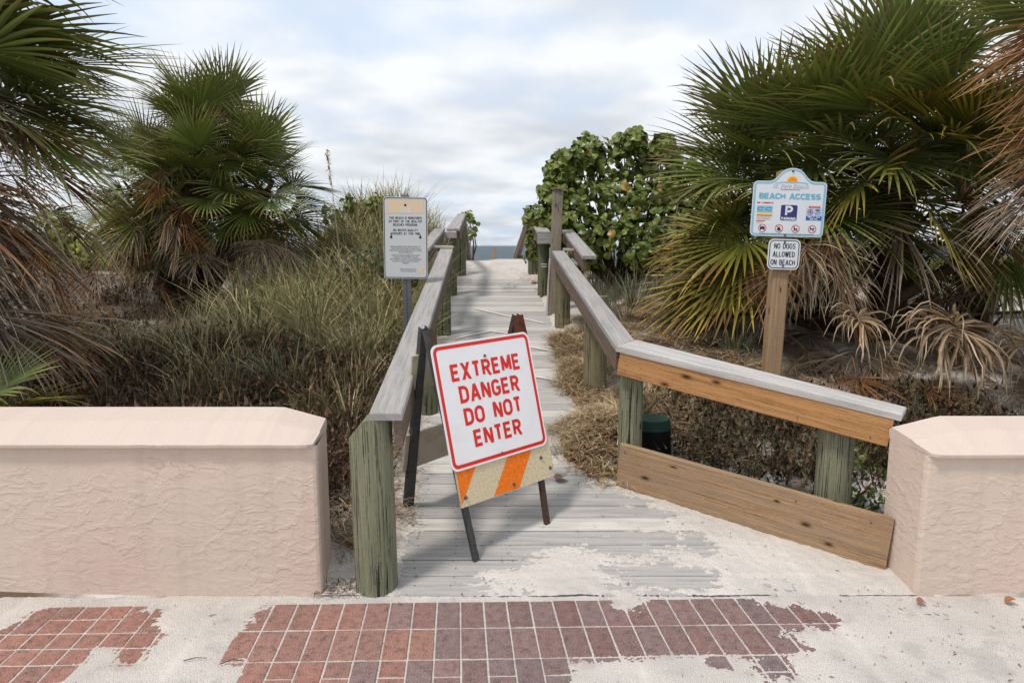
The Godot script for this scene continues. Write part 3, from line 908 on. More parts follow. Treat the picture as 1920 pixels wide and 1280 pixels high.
func land_colour(x: float, d: float) -> Color:
	var u := absf(x - axis_x(d))
	var n := gn.get_noise_2d(x * 140 + 300, d * 140)
	var far := smoothstep(13.0, 22.0, d)
	var litter := clampf(smoothstep(0.75, 1.25, u) * (0.75 + n * 1.6), 0, 1) * (1.0 - far)
	if x < -2.6 and d > 4.0: litter = maxf(litter, 0.72 + 0.5 * n) * (1.0 - smoothstep(16.0, 24.0, d))
	if d < 3.2 or (d < 4.6 and x > 0.6 and x < 2.6): litter *= clampf(0.35 + n * 2.0, 0, 1)
	return Color(1, 1, 1).lerp(Color(0.22, 0.17, 0.13), litter)

func terrain() -> void:
	var xs := PackedFloat32Array()
	for k in range(-60, 0, 4): xs.append(k)
	for k in range(-14, -5): xs.append(k)
	xs.append_array(steps(-5.0, 5.0, 0.05))
	for k in range(6, 15): xs.append(k)
	for k in range(16, 61, 4): xs.append(k)
	var clean := PackedFloat32Array()
	for v in xs:
		if clean.is_empty() or v > clean[-1] + 0.01: clean.append(v)
	var ds := steps(2.9, 9.0, 0.05); ds.append_array(steps(9.15, 16.0, 0.15)); ds.append_array(steps(17.0, 70.0, 1.5))
	var g := solo("ground", grid_mesh(clean, ds, ground, land_colour), M.sand, "pale sandy dune ground rising on both sides of the boardwalk", "ground", "", "structure")
	g.set_meta("kind", "structure")
	# the place the camera stands on, behind and below the paving
	var pl := PlaneMesh.new(); pl.size = Vector2(120, 30)
	var o := solo("pavement", pl, M.sand, "sand strewn pavement in front of the walls", "pavement", "", "structure")
	o.position = Vector3(0, 0.003, 13.095)
	var w := PlaneMesh.new(); w.size = Vector2(9000, 5000)
	var s := solo("sea", w, M.sea, "grey blue sea to the horizon beyond the dune crest", "water", "", "structure")
	s.position = Vector3(0, -1.0, -2545)

var main_poly := PackedVector2Array()
var left_poly := PackedVector2Array()
var pn := FastNoiseLite.new()
func bare(x: float, d: float) -> float:   # > 0 where the bricks lie open
	var p := Vector2(x, d)
	var s := maxf(sd_poly(p, main_poly), sd_poly(p, left_poly))
	return s + 0.035 * pn.get_noise_2d(x * 900, d * 900) + 0.025 * pn.get_noise_2d(x * 3200, d * 3200)

func paving() -> void:
	pn.seed = 8; pn.frequency = 0.01; pn.fractal_octaves = 3
	main_poly = poly([-1.07, 2.93, -1.112, 2.802, -1.145, 2.676, -1.127, 2.463, -1.015, 2.453, -0.989, 2.0, 0.199, 2.0, 0.211, 2.453, 0.354, 2.47, 0.783, 2.509, 0.79, 2.44, 0.83, 2.44, 0.84, 2.50, 0.965, 2.488, 0.96, 2.36, 1.05, 2.36, 1.08, 2.49, 1.12, 2.506, 1.16, 2.56, 1.10, 2.66, 1.192, 2.70, 1.35, 2.684, 1.40, 2.72, 1.38, 2.802, 1.26, 2.847, 1.096, 2.856, 1.015, 2.93, 0.66, 2.93, 0.60, 2.83, 0.45, 2.82, 0.42, 2.93, -0.048, 2.93])
	left_poly = poly([-2.041, 2.93, -1.62, 2.92, -1.681, 2.80, -1.56, 2.79, -1.54, 2.70, -1.477, 2.668, -1.458, 2.46, -1.551, 2.467, -1.573, 2.542, -1.681, 2.56, -1.677, 2.419, -1.713, 2.0, -2.4, 2.0, -2.2, 2.5])
	var o := thing("brick_pavement", "", "")
	o.set_meta("kind", "structure")
	o.set_meta("label", "red brick paving partly buried under drifted sand")
	var cu := Vector3(0.1045, 0, -0.0026)
	var shapes := {}
	var org := Vector3(-0.235, 0, -2.905)
	var put := func(i: float, j: float, len: float) -> void:
		# skip a brick that lies wholly under sand
		var cv := Vector3(0.08, 0, 1.0)
		var c := org + cu * (i + 0.5) + cv * (j + len / 2)
		var open := false
		for a in [-0.4, 0, 0.4]:
			for b in [-0.45, 0, 0.45]:
				var q: Vector3 = c + cu * a + cv * b * len
				if bare(q.x, -q.z) > -0.02: open = true
		if not open: return
		var key := [int(len * 1000), rng.randi() % 9, 1 if c.x > -0.2 + rng.randf_range(-0.1, 0.12) else (2 if c.x > -0.42 + rng.randf_range(-0.25, 0.15) else 0)]
		if not shapes.has(key):
			var mb := MB.new()
			if key[2] == 1:
				mb.col = Color(0.185, 0.085, 0.078).lerp(Color(0.165, 0.115, 0.125), rng.randf())
			elif key[2] == 2:
				mb.col = Color(0.25, 0.115, 0.10).lerp(Color(0.20, 0.13, 0.135), rng.randf())
			else:
				mb.col = Color(0.315, 0.128, 0.096).lerp(Color(0.27, 0.132, 0.108), rng.randf())
			mb.col = (mb.col * rng.randf_range(0.85, 1.12)); mb.col.a = 1
			var hu := cu * (0.5 - 0.026); var hv := cv * (len / 2 - 0.003)
			var ch := 0.004
			var eu := cu.normalized() * ch; var ev := cv.normalized() * ch
			var t := Vector3(0, 0, 0); var b2 := Vector3(0, -ch, 0); var low := Vector3(0, -0.05, 0)
			var A := [hu * -1 - hv, hu - hv, hu + hv, hv - hu]
			var E := [eu + ev, ev - eu, (eu + ev) * -1, eu - ev]
			mb.quad(A[0] + E[0] + t, A[1] + E[1] + t, A[2] + E[2] + t, A[3] + E[3] + t, Vector3.UP)
			for k in 4:
				var n2 := (k + 1) % 4
				var outw: Vector3 = A[k] + A[n2]
				mb.quad(A[k] + E[k] + t, A[n2] + E[n2] + t, A[n2] + b2, A[k] + b2, outw + Vector3.UP * 0.1)
				mb.quad(A[k] + b2, A[n2] + b2, A[n2] + low, A[k] + low, outw)
			shapes[key] = mb.mesh()
		var tilt := Basis.from_euler(Vector3(rng.randf_range(-0.006, 0.006), 0, rng.randf_range(-0.006, 0.006)))
		part("brick", shapes[key], M.brick, o, Transform3D(tilt, c + Vector3(0, rng.randf_range(-0.0012, 0.001), 0)))
	for i in range(-21, 18):
		var left := i < -10
		for row in 4:
			var j := row * 0.2175
			var halves := (row == 2 and posmod(i, 2) == 1) or row == 3
			if left: halves = rng.randf() < 0.62
			if halves:
				put.call(i, j, 0.108); put.call(i, j + 0.1088, 0.108)
			else:
				put.call(i, j, 0.2165)
	# the sand that lies over and between the bricks
	var hf := func(x: float, d: float) -> float:
		var s := bare(x, d)
		var h := -0.0035 + 0.0015 * pn.get_noise_2d(x * 2500, d * 2500)
		h += 0.0065 * exp(-pow((s + 0.01) / 0.05, 2)) * pn.get_noise_2d(x * 7000, d * 7000)
		return lerpf(0.004 + 0.004 * pn.get_noise_2d(x * 300, d * 300) + 0.002 * pn.get_noise_2d(x * 2600, d * 2600), h, smoothstep(-0.07, 0.03, s))
	var cf := func(x: float, d: float) -> Color:
		var v := 0.90 + 0.13 * pn.get_noise_2d(x * 250 + 70, d * 250)
		var s := 0.14 * smoothstep(0.25, 0.6, pn.get_noise_2d(x * 420 + 900, d * 420) + 0.25 * exp(-pow((x - 1.85) / 0.4, 2) - pow((d - 2.45) / 0.12, 2)))
		var stain := 0.5 * exp(-pow((x + 2.02) / 0.05, 2) - pow((d - 2.79) / 0.05, 2))
		return Color(v * 0.99, v * 0.985, v * 0.985) * (1.0 - s) * (1.0 - stain)
	var wide := steps(-20.0, -3.3, 0.7)
	wide.append_array(steps(-3.2, 3.2, 0.0085)); wide.append_array(steps(3.3, 20.0, 0.7))
	var sh := solo("sand_drift", grid_mesh(wide, steps(1.9, 2.948, 0.0085), hf, cf), M.sand, "pale sand drifted across the brick paving", "sand", "", "structure")
	sh.set_meta("kind", "structure")

# ------------------------------------------------------------------ the two stucco walls
func wall_mesh(x0: float, x1: float, end_right: bool, skew: float) -> Array:
	# body, then its cap; the open end is at x1 for the left wall and at x0 for the right one
	var zf := -2.95; var zb := -3.235
	var mb := MB.new()
	var e := x1 if end_right else x0
	var o := x0 if end_right else x1
	var sgn := 1.0 if end_right else -1.0
	var eb := e + skew
	var h := 0.715
	var r := 0.018
	# plan outline with an eased front corner
	var out := [Vector2(o, zf), Vector2(e - sgn * r, zf), Vector2(e - sgn * r * 0.3, zf - r * 0.3), Vector2(e, zf - r), Vector2(eb, zb), Vector2(o, zb)]
	for k in 6:
		var p: Vector2 = out[k]; var q: Vector2 = out[(k + 1) % 6]
		var m := (p + q) / 2
		mb.quad(Vector3(p.x, -0.1, p.y), Vector3(q.x, -0.1, q.y), Vector3(q.x, h, q.y), Vector3(p.x, h, p.y), Vector3(m.x - (o + e) / 2, 0, (m.y - (zf + zb) / 2) * 8.0) if k != 3 and k != 2 and k != 1 else Vector3(sgn, 0, 0.3))
	# the cap: overhanging lip, sloped front, gently rising top, hipped end
	var cb := MB.new()
	var cols := []
	var nz := FastNoiseLite.new(); nz.seed = 4; nz.frequency = 0.06
	var n := 70
	for k in n + 1:
		var t := float(k) / n
		t = 1.0 - pow(1.0 - t, 1.6)
		var x := lerpf(o, e, t)
		var dist := absf(x - e)
		var hip := clampf(1.0 - dist / 0.21, 0, 1)
		var wob := nz.get_noise_1d(x * 100.0) * 0.007 + nz.get_noise_1d(x * 600.0) * 0.0025
		var lip := (0.030 + 1.6 * wob) * smoothstep(-0.005, 0.03, dist) + 0.002
		var y0 := h + wob * 0.8
		var sec := [Vector3(0, y0 - 0.004, zf + 0.001), Vector3(0, y0, zf + lip), Vector3(0, y0 + 0.014, zf + lip + 0.003), Vector3(0, lerpf(0.796, 0.748, hip), zf - 0.085), Vector3(0, lerpf(0.803, 0.755, hip), zf - 0.105), Vector3(0, lerpf(0.828, 0.772, hip), zb + 0.012), Vector3(0, lerpf(0.80, 0.755, hip), zb - 0.008), Vector3(0, h, zb - 0.002)]
		for j in 8:
			var depth: float = clampf((zf - sec[j].z) / (zf - zb), 0, 1)
			sec[j].x = x + (eb - e) * depth * pow(t, 20.0) - sgn * 0.012 * maxf(0.0, 1.0 - depth * 12.0) * pow(t, 200.0) + sgn * 0.002 * pow(t, 200.0)
		cols.append(sec)
	for k in n:
		for j in 7:
			var a: Vector3 = cols[k][j]; var b: Vector3 = cols[k + 1][j]; var c: Vector3 = cols[k + 1][j + 1]; var d: Vector3 = cols[k][j + 1]
			cb.quad(a, b, c, d, Vector3(0, 0.35, 1) if j < 2 else (Vector3.UP if j < 5 else Vector3(0, 0, -1)))
	var last: Array = cols[n]
	var mid: Vector3 = (last[1] + last[5] + last[7] + last[0]) / 4.0
	for j in 8: 
		var nx: Vector3 = last[(j + 1) % 8]
		var i0 := cb.vert(mid, Vector3(sgn, 0, 0)); cb.vert(last[j], Vector3(sgn, 0, 0)); cb.vert(nx, Vector3(sgn, 0, 0))
		cb.tri(i0, i0 + 1, i0 + 2)
	return [mb.mesh(), cb.mesh()]

func walls() -> void:
	var a := wall_mesh(-9.0, -0.876, true, -0.03)
	var l := thing("stucco_wall", "long beige stucco wall left of the boardwalk with green post at its end", "wall")
	part("wall_body", a[0], M.stucco, l); part("coping", a[1], M.smooth_cap, l)
	var b := wall_mesh(1.857, 9.0, false, -0.01)
	var r := thing("stucco_wall", "beige stucco wall on the right beside the orange slanted rail", "wall")
	r.position.y = -0.045
	part("wall_body", b[0], M.stucco, r); part("coping", b[1], M.smooth_cap, r)

# ------------------------------------------------------------------ boardwalk
var deck_poly := PackedVector2Array()
var wet1 := PackedVector2Array()
var wet2 := PackedVector2Array()
func deck_right(d: float) -> float:
	return axis_x(d) + 0.615 if d > 4.0 else minf(0.662 + (4.008 - d) * 1.381, 1.84)
func deck_bare(x: float, d: float) -> float:
	var p := Vector2(x, d)
	var s := maxf(sd_poly(p, deck_poly), maxf(sd_poly(p, wet1) - 0.01, sd_poly(p, wet2) - 0.02))
	var w := 0.13 * pn.get_noise_2d(x * 240 + 50, d * 900) + 0.09 * pn.get_noise_2d(x * 900, d * 2600) + 0.05 * pn.get_noise_2d(x * 3600, d * 5200)
	if d > 9.2: s = minf(s, 0.28 - (d - 9.2) * 0.16 - maxf(x, 0) * 0.2 )
	return s + w

func boardwalk() -> void:
	deck_poly = poly([-0.56, 2.9, -0.62, 4.304, -0.74, 7.0, -1.0, 13.0, 0.5, 13.0, 0.48, 7.0, 0.40, 6.0, 0.50, 5.4, 0.36, 4.7, 0.40, 4.25, 0.60, 3.95, 0.64, 3.846, 0.86, 3.66, 0.70, 3.45, 0.35, 3.38, 0.10, 3.303, -0.12, 3.12, -0.22, 2.9])
	wet1 = poly([0.469, 3.145, 0.717, 3.211, 0.957, 3.123, 0.966, 3.02, 0.669, 2.981, 0.477, 3.02])
	wet2 = poly([0.405, 3.528, 0.7, 3.555, 0.942, 3.476, 1.056, 3.375, 0.649, 3.279, 0.384, 3.326])
	var o := thing("boardwalk", "", "")
	o.set_meta("kind", "structure")
	o.set_meta("label", "weathered grey plank boardwalk climbing over the dune to the sea")
	var d := 2.955
	var k := 0
	while d < 12.6:
		var mb := MB.new()
		var w := 0.126 if k > 0 else 0.15
		var x0 := axis_x(d) - 0.625 + rng.randf_range(-0.012, 0.012)
		var x1 := deck_right(d + w * 0.5) + rng.randf_range(-0.01, 0.01)
		var y := ramp(d + w / 2) - 0.018 + rng.randf_range(-0.0015, 0.0015)
		var up := Vector3(0, 1, 0.14 if d < 12 else 0.0).normalized()
		board(mb, Vector3(x0, y, -d - w / 2), Vector3(x1, y + rng.randf_range(-0.002, 0.002), -d - w / 2 - 0.004), w, 0.035, up, 0.004)
		part("plank", mb.mesh(), [M.deck, M.deck_b, M.deck, M.deck_c][rng.randi() % 4], o)
		d += w + 0.0068
		k += 1
	# nails of the near boards
	var nb := MB.new()
	for j in 14:
		for xx in [-0.47, -0.28, 0.0]:
			var dd := 3.0 + j * 0.133
			for e in [0.03, 0.095]:
				var p := Vector3(xx + rng.randf_range(-0.015, 0.015) + axis_x(dd) - 0.09, ramp(dd + e) + 0.0005, -(dd + e))
				tube(nb, [p, p + Vector3(0, 0.0012, 0)], 0.0042, 0.0035, 6)
	var nails := part("nails", nb.mesh(), M.rust, o)
	nails.set_meta("kind", "stuff")
	# the concrete edge along the foot of the walk
	var eb := MB.new()
	board(eb, Vector3(-0.75, -0.033, -2.95), Vector3(1.8, -0.033, -2.945), 0.012, 0.06, Vector3.UP, 0.002)
	solo("kerb_edge", eb.mesh(), mat(Color(0.62, 0.61, 0.60), 0.9, 0.2), "thin grey edging along the foot of the boardwalk", "kerb", "", "structure")
	# sand lying on the boards
	var hf := func(x: float, dd: float) -> float:
		var s := deck_bare(x, dd)
		var base := ramp(dd)
		var edge := x - deck_right(dd)
		var le := axis_x(dd) - 0.63 - x
		var hi := 0.004 + 0.010 * maxf(pn.get_noise_2d(x * 220 + 5, dd * 220), -0.2) + 0.005 * pn.get_noise_2d(x * 1500, dd * 1500) + 0.03 * smoothstep(9.0, 12.4, dd) * smoothstep(-0.3, 0.4, x - axis_x(dd)) + 0.05 * smoothstep(11.5, 13.2, dd)
		var h := lerpf(hi, -0.012, smoothstep(-0.08, 0.08, s))
		h += 0.011 * exp(-pow(s / 0.12, 2)) * pn.get_noise_2d(x * 4200, dd * 6500)
		h -= 0.03 * smoothstep(0.02, 0.14, s + 0.2 * pn.get_noise_2d(x * 350, dd * 90))
		if maxf(edge, le) > 0.0 and dd > 3.1: h = maxf(h, -0.02) if edge < 0.05 and le < 0.05 else maxf(h, 0.003)
		return base + h
	var cf := func(x: float, dd: float) -> Color:
		var v := 0.93 + 0.14 * pn.get_noise_2d(x * 200 + 170, dd * 200)
		return Color(v * 0.99, v * 0.987, v * 0.985)
	var sh := solo("sand_drift", grid_mesh(steps(-0.95, 1.88, 0.0095), steps(2.95, 4.6, 0.0095), hf, cf), M.sand, "white sand drifted over the lower boards of the walk", "sand", "", "structure")
	sh.set_meta("kind", "structure")
	sh = solo("sand_drift", grid_mesh(steps(-1.35, 0.9, 0.022), steps(4.6, 13.6, 0.026), hf, cf), M.sand, "white sand dusted over the upper boards and the dune crest", "sand", "", "structure")
	sh.set_meta("kind", "structure")

# ------------------------------------------------------------------ handrails
func log_post(o: Node3D, x: float, d: float, top: float, r: float, m: Material = null, lean := Vector2.ZERO, cut = null) -> void:
	var b := Vector3(x, minf(ramp(d), ground(x, d)) - 0.12, -d)
	part("post", post_mesh(b, top, r, lean, cut), m if m else (M.log if d < 4.3 else M.log_dark), o, Transform3D(Basis(), b))

func handrails() -> void:
	var th := 0.038
	var cap := func(o: Node3D, q: Array, along: Vector3, m: Material) -> void:
		var mb := MB.new()
		slab(mb, q, th, along.normalized())
		part("rail_cap", mb.mesh(), m, o)
	var brd := func(o: Node3D, called: String, a: Vector3, b: Vector3, w: float, h: float, m: Material) -> MeshInstance3D:
		var mb := MB.new()
		board(mb, a, b, w, h)
		return part(called, mb.mesh(), m, o)
	# near left
	var o := thing("handrail", "weathered grey handrail on the left of the boardwalk with a thick green end post", "handrail")
	cap.call(o, [Vector3(-0.632, 0.870, -2.94), Vector3(-0.486, 0.870, -2.94), Vector3(-0.678, 1.564, -7.9), Vector3(-0.826, 1.564, -7.9)], Vector3(-0.039, 0.14, -1), M.cap)
	brd.call(o, "rail_board", Vector3(-0.509, 0.764, -2.97), Vector3(-0.698, 1.452, -7.85), 0.036, 0.135, M.apron)
	log_post(o, -0.637, 3.035, 0.833, 0.099, M.log, Vector2(-0.012, 0), func(x, z): return maxf(0.0, -x - 0.012) * 1.25)
	log_post(o, -0.665, 5.2, 1.14, 0.088); log_post(o, -0.748, 7.45, 1.45, 0.078)
	# near right, up to the corner
	o = thing("handrail", "weathered grey and brown handrail on the right of the boardwalk up to the tall post", "handrail")
	cap.call(o, [Vector3(0.616, 1.014, -3.98), Vector3(0.748, 1.032, -4.112), Vector3(0.590, 1.542, -7.75), Vector3(0.454, 1.542, -7.75)], Vector3(-0.043, 0.14, -1), M.cap)
	brd.call(o, "rail_board", Vector3(0.640, 0.915, -4.03), Vector3(0.478, 1.432, -7.72), 0.036, 0.14, M.apron)
	log_post(o, 0.690, 5.58, 1.19, 0.098, M.log_grey); log_post(o, 0.578, 7.78, 1.49, 0.088, M.log_grey)
	# slanted front rail to the right wall
	o = thing("handrail", "slanted pale capped handrail with orange board and wide lower plank by the right wall", "handrail")
	cap.call(o, [Vector3(0.617, 1.018, -3.974), Vector3(1.893, 0.792, -3.222), Vector3(1.978, 0.800, -3.335), Vector3(0.752, 1.036, -4.108)], Vector3(1.28, -0.22, 0.75), M.cap_pale)
	brd.call(o, "rail_board", Vector3(0.640, 0.912, -4.00), Vector3(1.868, 0.688, -3.268), 0.038, 0.145, M.brown)
	var pb := MB.new()
	board(pb, Vector3(0.655, 0.283, -4.008), Vector3(1.842, 0.158, -3.152), 0.038, 0.275)
	var pk := part("lower_plank", pb.mesh(), M.tan, o)
	pk.set_meta("label", "wide knotty brown plank standing on the sand")
	log_post(o, 0.726, 4.075, 0.955, 0.072, M.log); log_post(o, 1.722, 3.515, 0.74, 0.09, M.log)
	for t in [0.03, 0.7, 0.94]:
		var p: Vector3 = Vector3(0.655, 0.283, -4.008).lerp(Vector3(1.842, 0.158, -3.152), t)
		bolt(o, p + Vector3(-0.0113, 0.09, 0.0156), Vector3(-0.585, 0, 0.811), 0.005)
		p = Vector3(0.640, 0.915, -3.99).lerp(Vector3(1.868, 0.69, -3.272), t)
		bolt(o, p + Vector3(-0.0135, -0.045, 0.022), Vector3(-0.51, 0, 0.86), 0.004)
	# tall square post of the gateway
	o = thing("gate_post", "tall square weathered post with a bolt and chrome knob on the right of the boardwalk", "post")
	var tb := MB.new()
	board(tb, Vector3(0.508, ramp(8.5) - 0.15, -8.45), Vector3(0.560, 2.27, -8.50), 0.125, 0.13, Vector3(0, 0, 1), 0.006)
	part("post", tb.mesh(), M.gate, o)
	tb = MB.new()
	board(tb, Vector3(0.428, ramp(8.5) - 0.05, -8.40), Vector3(0.463, 1.42, -8.43), 0.02, 0.05, Vector3(0, 0, 1), 0.003)
	part("edge_strip", tb.mesh(), M.cap_pale, o)
	tb = MB.new()
	board(tb, Vector3(0.535, 2.278, -8.41), Vector3(0.587, 2.30, -8.59), 0.16, 0.014, Vector3.UP, 0.003)
	part("post_cap", tb.mesh(), M.apron, o)
	tb = MB.new()
	tube(tb, [Vector3(0.42, 1.36, -8.40), Vector3(0.37, 1.362, -8.38), Vector3(0.355, 1.362, -8.375)], 0.022, 0.026, 10)
	part("knob", tb.mesh(), M.chrome, o)
	tb = MB.new()
	tube(tb, [Vector3(0.53, 2.09, -8.43), Vector3(0.535, 2.095, -8.38), Vector3(0.56, 2.11, -8.36), Vector3(0.58, 2.12, -8.37)], 0.010, 0.008, 6)
	part("hook_bolt", tb.mesh(), M.steel, o)
	# far left: overlaps the near one on the outside, climbs to the crest, goes down behind it
	o = thing("handrail", "far grey handrail on the left at the top of the boardwalk", "handrail")
	cap.call(o, [Vector3(-1.04, 1.575, -7.5), Vector3(-0.90, 1.575, -7.5), Vector3(-0.89, 1.825, -9.15), Vector3(-1.03, 1.825, -9.15)], Vector3(0, 0.14, -1), M.cap)
	brd.call(o, "rail_board", Vector3(-0.93, 1.47, -7.5), Vector3(-0.92, 1.72, -9.1), 0.036, 0.13, M.apron)
	cap.call(o, [Vector3(-0.862, 1.822, -9.10), Vector3(-0.690, 1.822, -9.10), Vector3(-0.735, 2.105, -11.0), Vector3(-0.862, 2.105, -11.0)], Vector3(-0.02, 0.14, -1), M.cap)
	brd.call(o, "rail_board", Vector3(-0.71, 1.73, -9.15), Vector3(-0.752, 2.0, -10.95), 0.036, 0.13, M.apron)
	brd.call(o, "cross_board", Vector3(-1.0, 1.735, -9.12), Vector3(-0.73, 1.735, -9.10), 0.038, 0.085, M.cap)
	cap.call(o, [Vector3(-0.864, 2.108, -11.02), Vector3(-0.737, 2.108, -11.02), Vector3(-0.79, 1.30, -13.6), Vector3(-0.92, 1.30, -13.6)], Vector3(-0.02, -0.3, -1), M.cap)
	brd.call(o, "rail_board", Vector3(-0.755, 2.0, -11.04), Vector3(-0.81, 1.2, -13.6), 0.036, 0.13, M.apron)
	brd.call(o, "upright", Vector3(-0.95, 0.6, -7.9), Vector3(-0.95, 1.55, -7.9), 0.04, 0.09, M.cap)
	brd.call(o, "end_plate", Vector3(-0.97, 1.588, -7.94), Vector3(-0.675, 1.582, -7.94), 0.12, 0.03, M.cap_pale)
	log_post(o, -0.84, 9.5, 1.75, 0.076); log_post(o, -0.815, 11.0, 2.02, 0.08); log_post(o, -0.84, 12.9, 1.42, 0.08)
	# far right
	o = thing("handrail", "far grey handrail on the right at the top of the boardwalk", "handrail")
	cap.call(o, [Vector3(0.72, 1.50, -7.0), Vector3(0.86, 1.50, -7.0), Vector3(0.78, 1.80, -8.8), Vector3(0.64, 1.80, -8.8)], Vector3(-0.04, 0.14, -1), M.cap)
	brd.call(o, "rail_board", Vector3(0.75, 1.395, -7.05), Vector3(0.67, 1.70, -8.8), 0.036, 0.13, M.apron)
	cap.call(o, [Vector3(0.318, 1.775, -8.75), Vector3(0.49, 1.775, -8.75), Vector3(0.385, 2.095, -10.95), Vector3(0.245, 2.095, -10.95)], Vector3(-0.04, 0.14, -1), M.cap)
	brd.call(o, "rail_board", Vector3(0.345, 1.67, -8.8), Vector3(0.27, 1.99, -10.9), 0.036, 0.13, M.apron)
	brd.call(o, "cross_board", Vector3(0.325, 1.68, -8.76), Vector3(0.62, 1.68, -8.78), 0.038, 0.12, M.cap)
	cap.call(o, [Vector3(0.247, 2.098, -10.97), Vector3(0.387, 2.098, -10.97), Vector3(0.16, 1.42, -13.3), Vector3(0.02, 1.42, -13.3)], Vector3(-0.09, -0.3, -1), M.cap)
	brd.call(o, "rail_board", Vector3(0.27, 1.99, -11.0), Vector3(0.05, 1.33, -13.3), 0.036, 0.14, M.apron)
	brd.call(o, "upright", Vector3(0.655, 0.75, -7.9), Vector3(0.655, 1.50, -7.9), 0.05, 0.09, M.cap)
	brd.call(o, "end_plate", Vector3(0.585, 1.556, -7.85), Vector3(0.74, 1.55, -7.85), 0.12, 0.03, M.cap_pale)
	log_post(o, 0.435, 9.5, 1.72, 0.078); log_post(o, 0.335, 11.0, 2.01, 0.08); log_post(o, 0.13, 12.9, 1.42, 0.08)
	# lone post on the beach
	var bm := MB.new()
	board(bm, Vector3(-0.40, 0.9, -15.6), Vector3(-0.40, 1.568, -15.6), 0.07, 0.12, Vector3(0, 0, 1))
	var bp := solo("beach_post", bm.mesh(), M.tan, "lone small brown post standing before the sea at the end of the walk", "post")
	bp.position = Vector3.ZERO

# ------------------------------------------------------------------ barricade with its sign
func strip_bar(mb: MB, a: Vector3, b: Vector3, face: Vector3, w0: float, w1: float, lip: float) -> void:
	# a channel: flat web and two lips behind it
	var d := (b - a).normalized()
	var s := d.cross(face).normalized()
	for e in [-1.0, 1.0]:
		mb.quad(a + s * w0 / 2 * e, b + s * w1 / 2 * e, b + s * w1 / 2 * e - face * lip, a + s * w0 / 2 * e - face * lip, s * e)
		mb.quad(a + s * (w0 / 2 - 0.003) * e, b + s * (w1 / 2 - 0.003) * e, b + s * (w1 / 2 - 0.003) * e - face * lip, a + s * (w0 / 2 - 0.003) * e - face * lip, -s * e)
		mb.quad(a + s * w0 / 2 * e - face * lip, b + s * w1 / 2 * e - face * lip, b + s * (w1 / 2 - 0.003) * e - face * lip, a + s * (w0 / 2 - 0.003) * e - face * lip, -face)
	mb.quad(a - s * w0 / 2, b - s * w1 / 2, b + s * w1 / 2, a + s * w0 / 2, face)
	mb.quad(a - s * w0 / 2 - face * 0.003, b - s * w1 / 2 - face * 0.003, b + s * w1 / 2 - face * 0.003, a + s * w0 / 2 - face * 0.003, -face)
	for e in [a, b]:
		var w := w0 if e == a else w1
		mb.quad(e - s * w / 2, e + s * w / 2, e + s * w / 2 - face * 0.003, e - s * w / 2 - face * 0.003, d if e == b else -d)

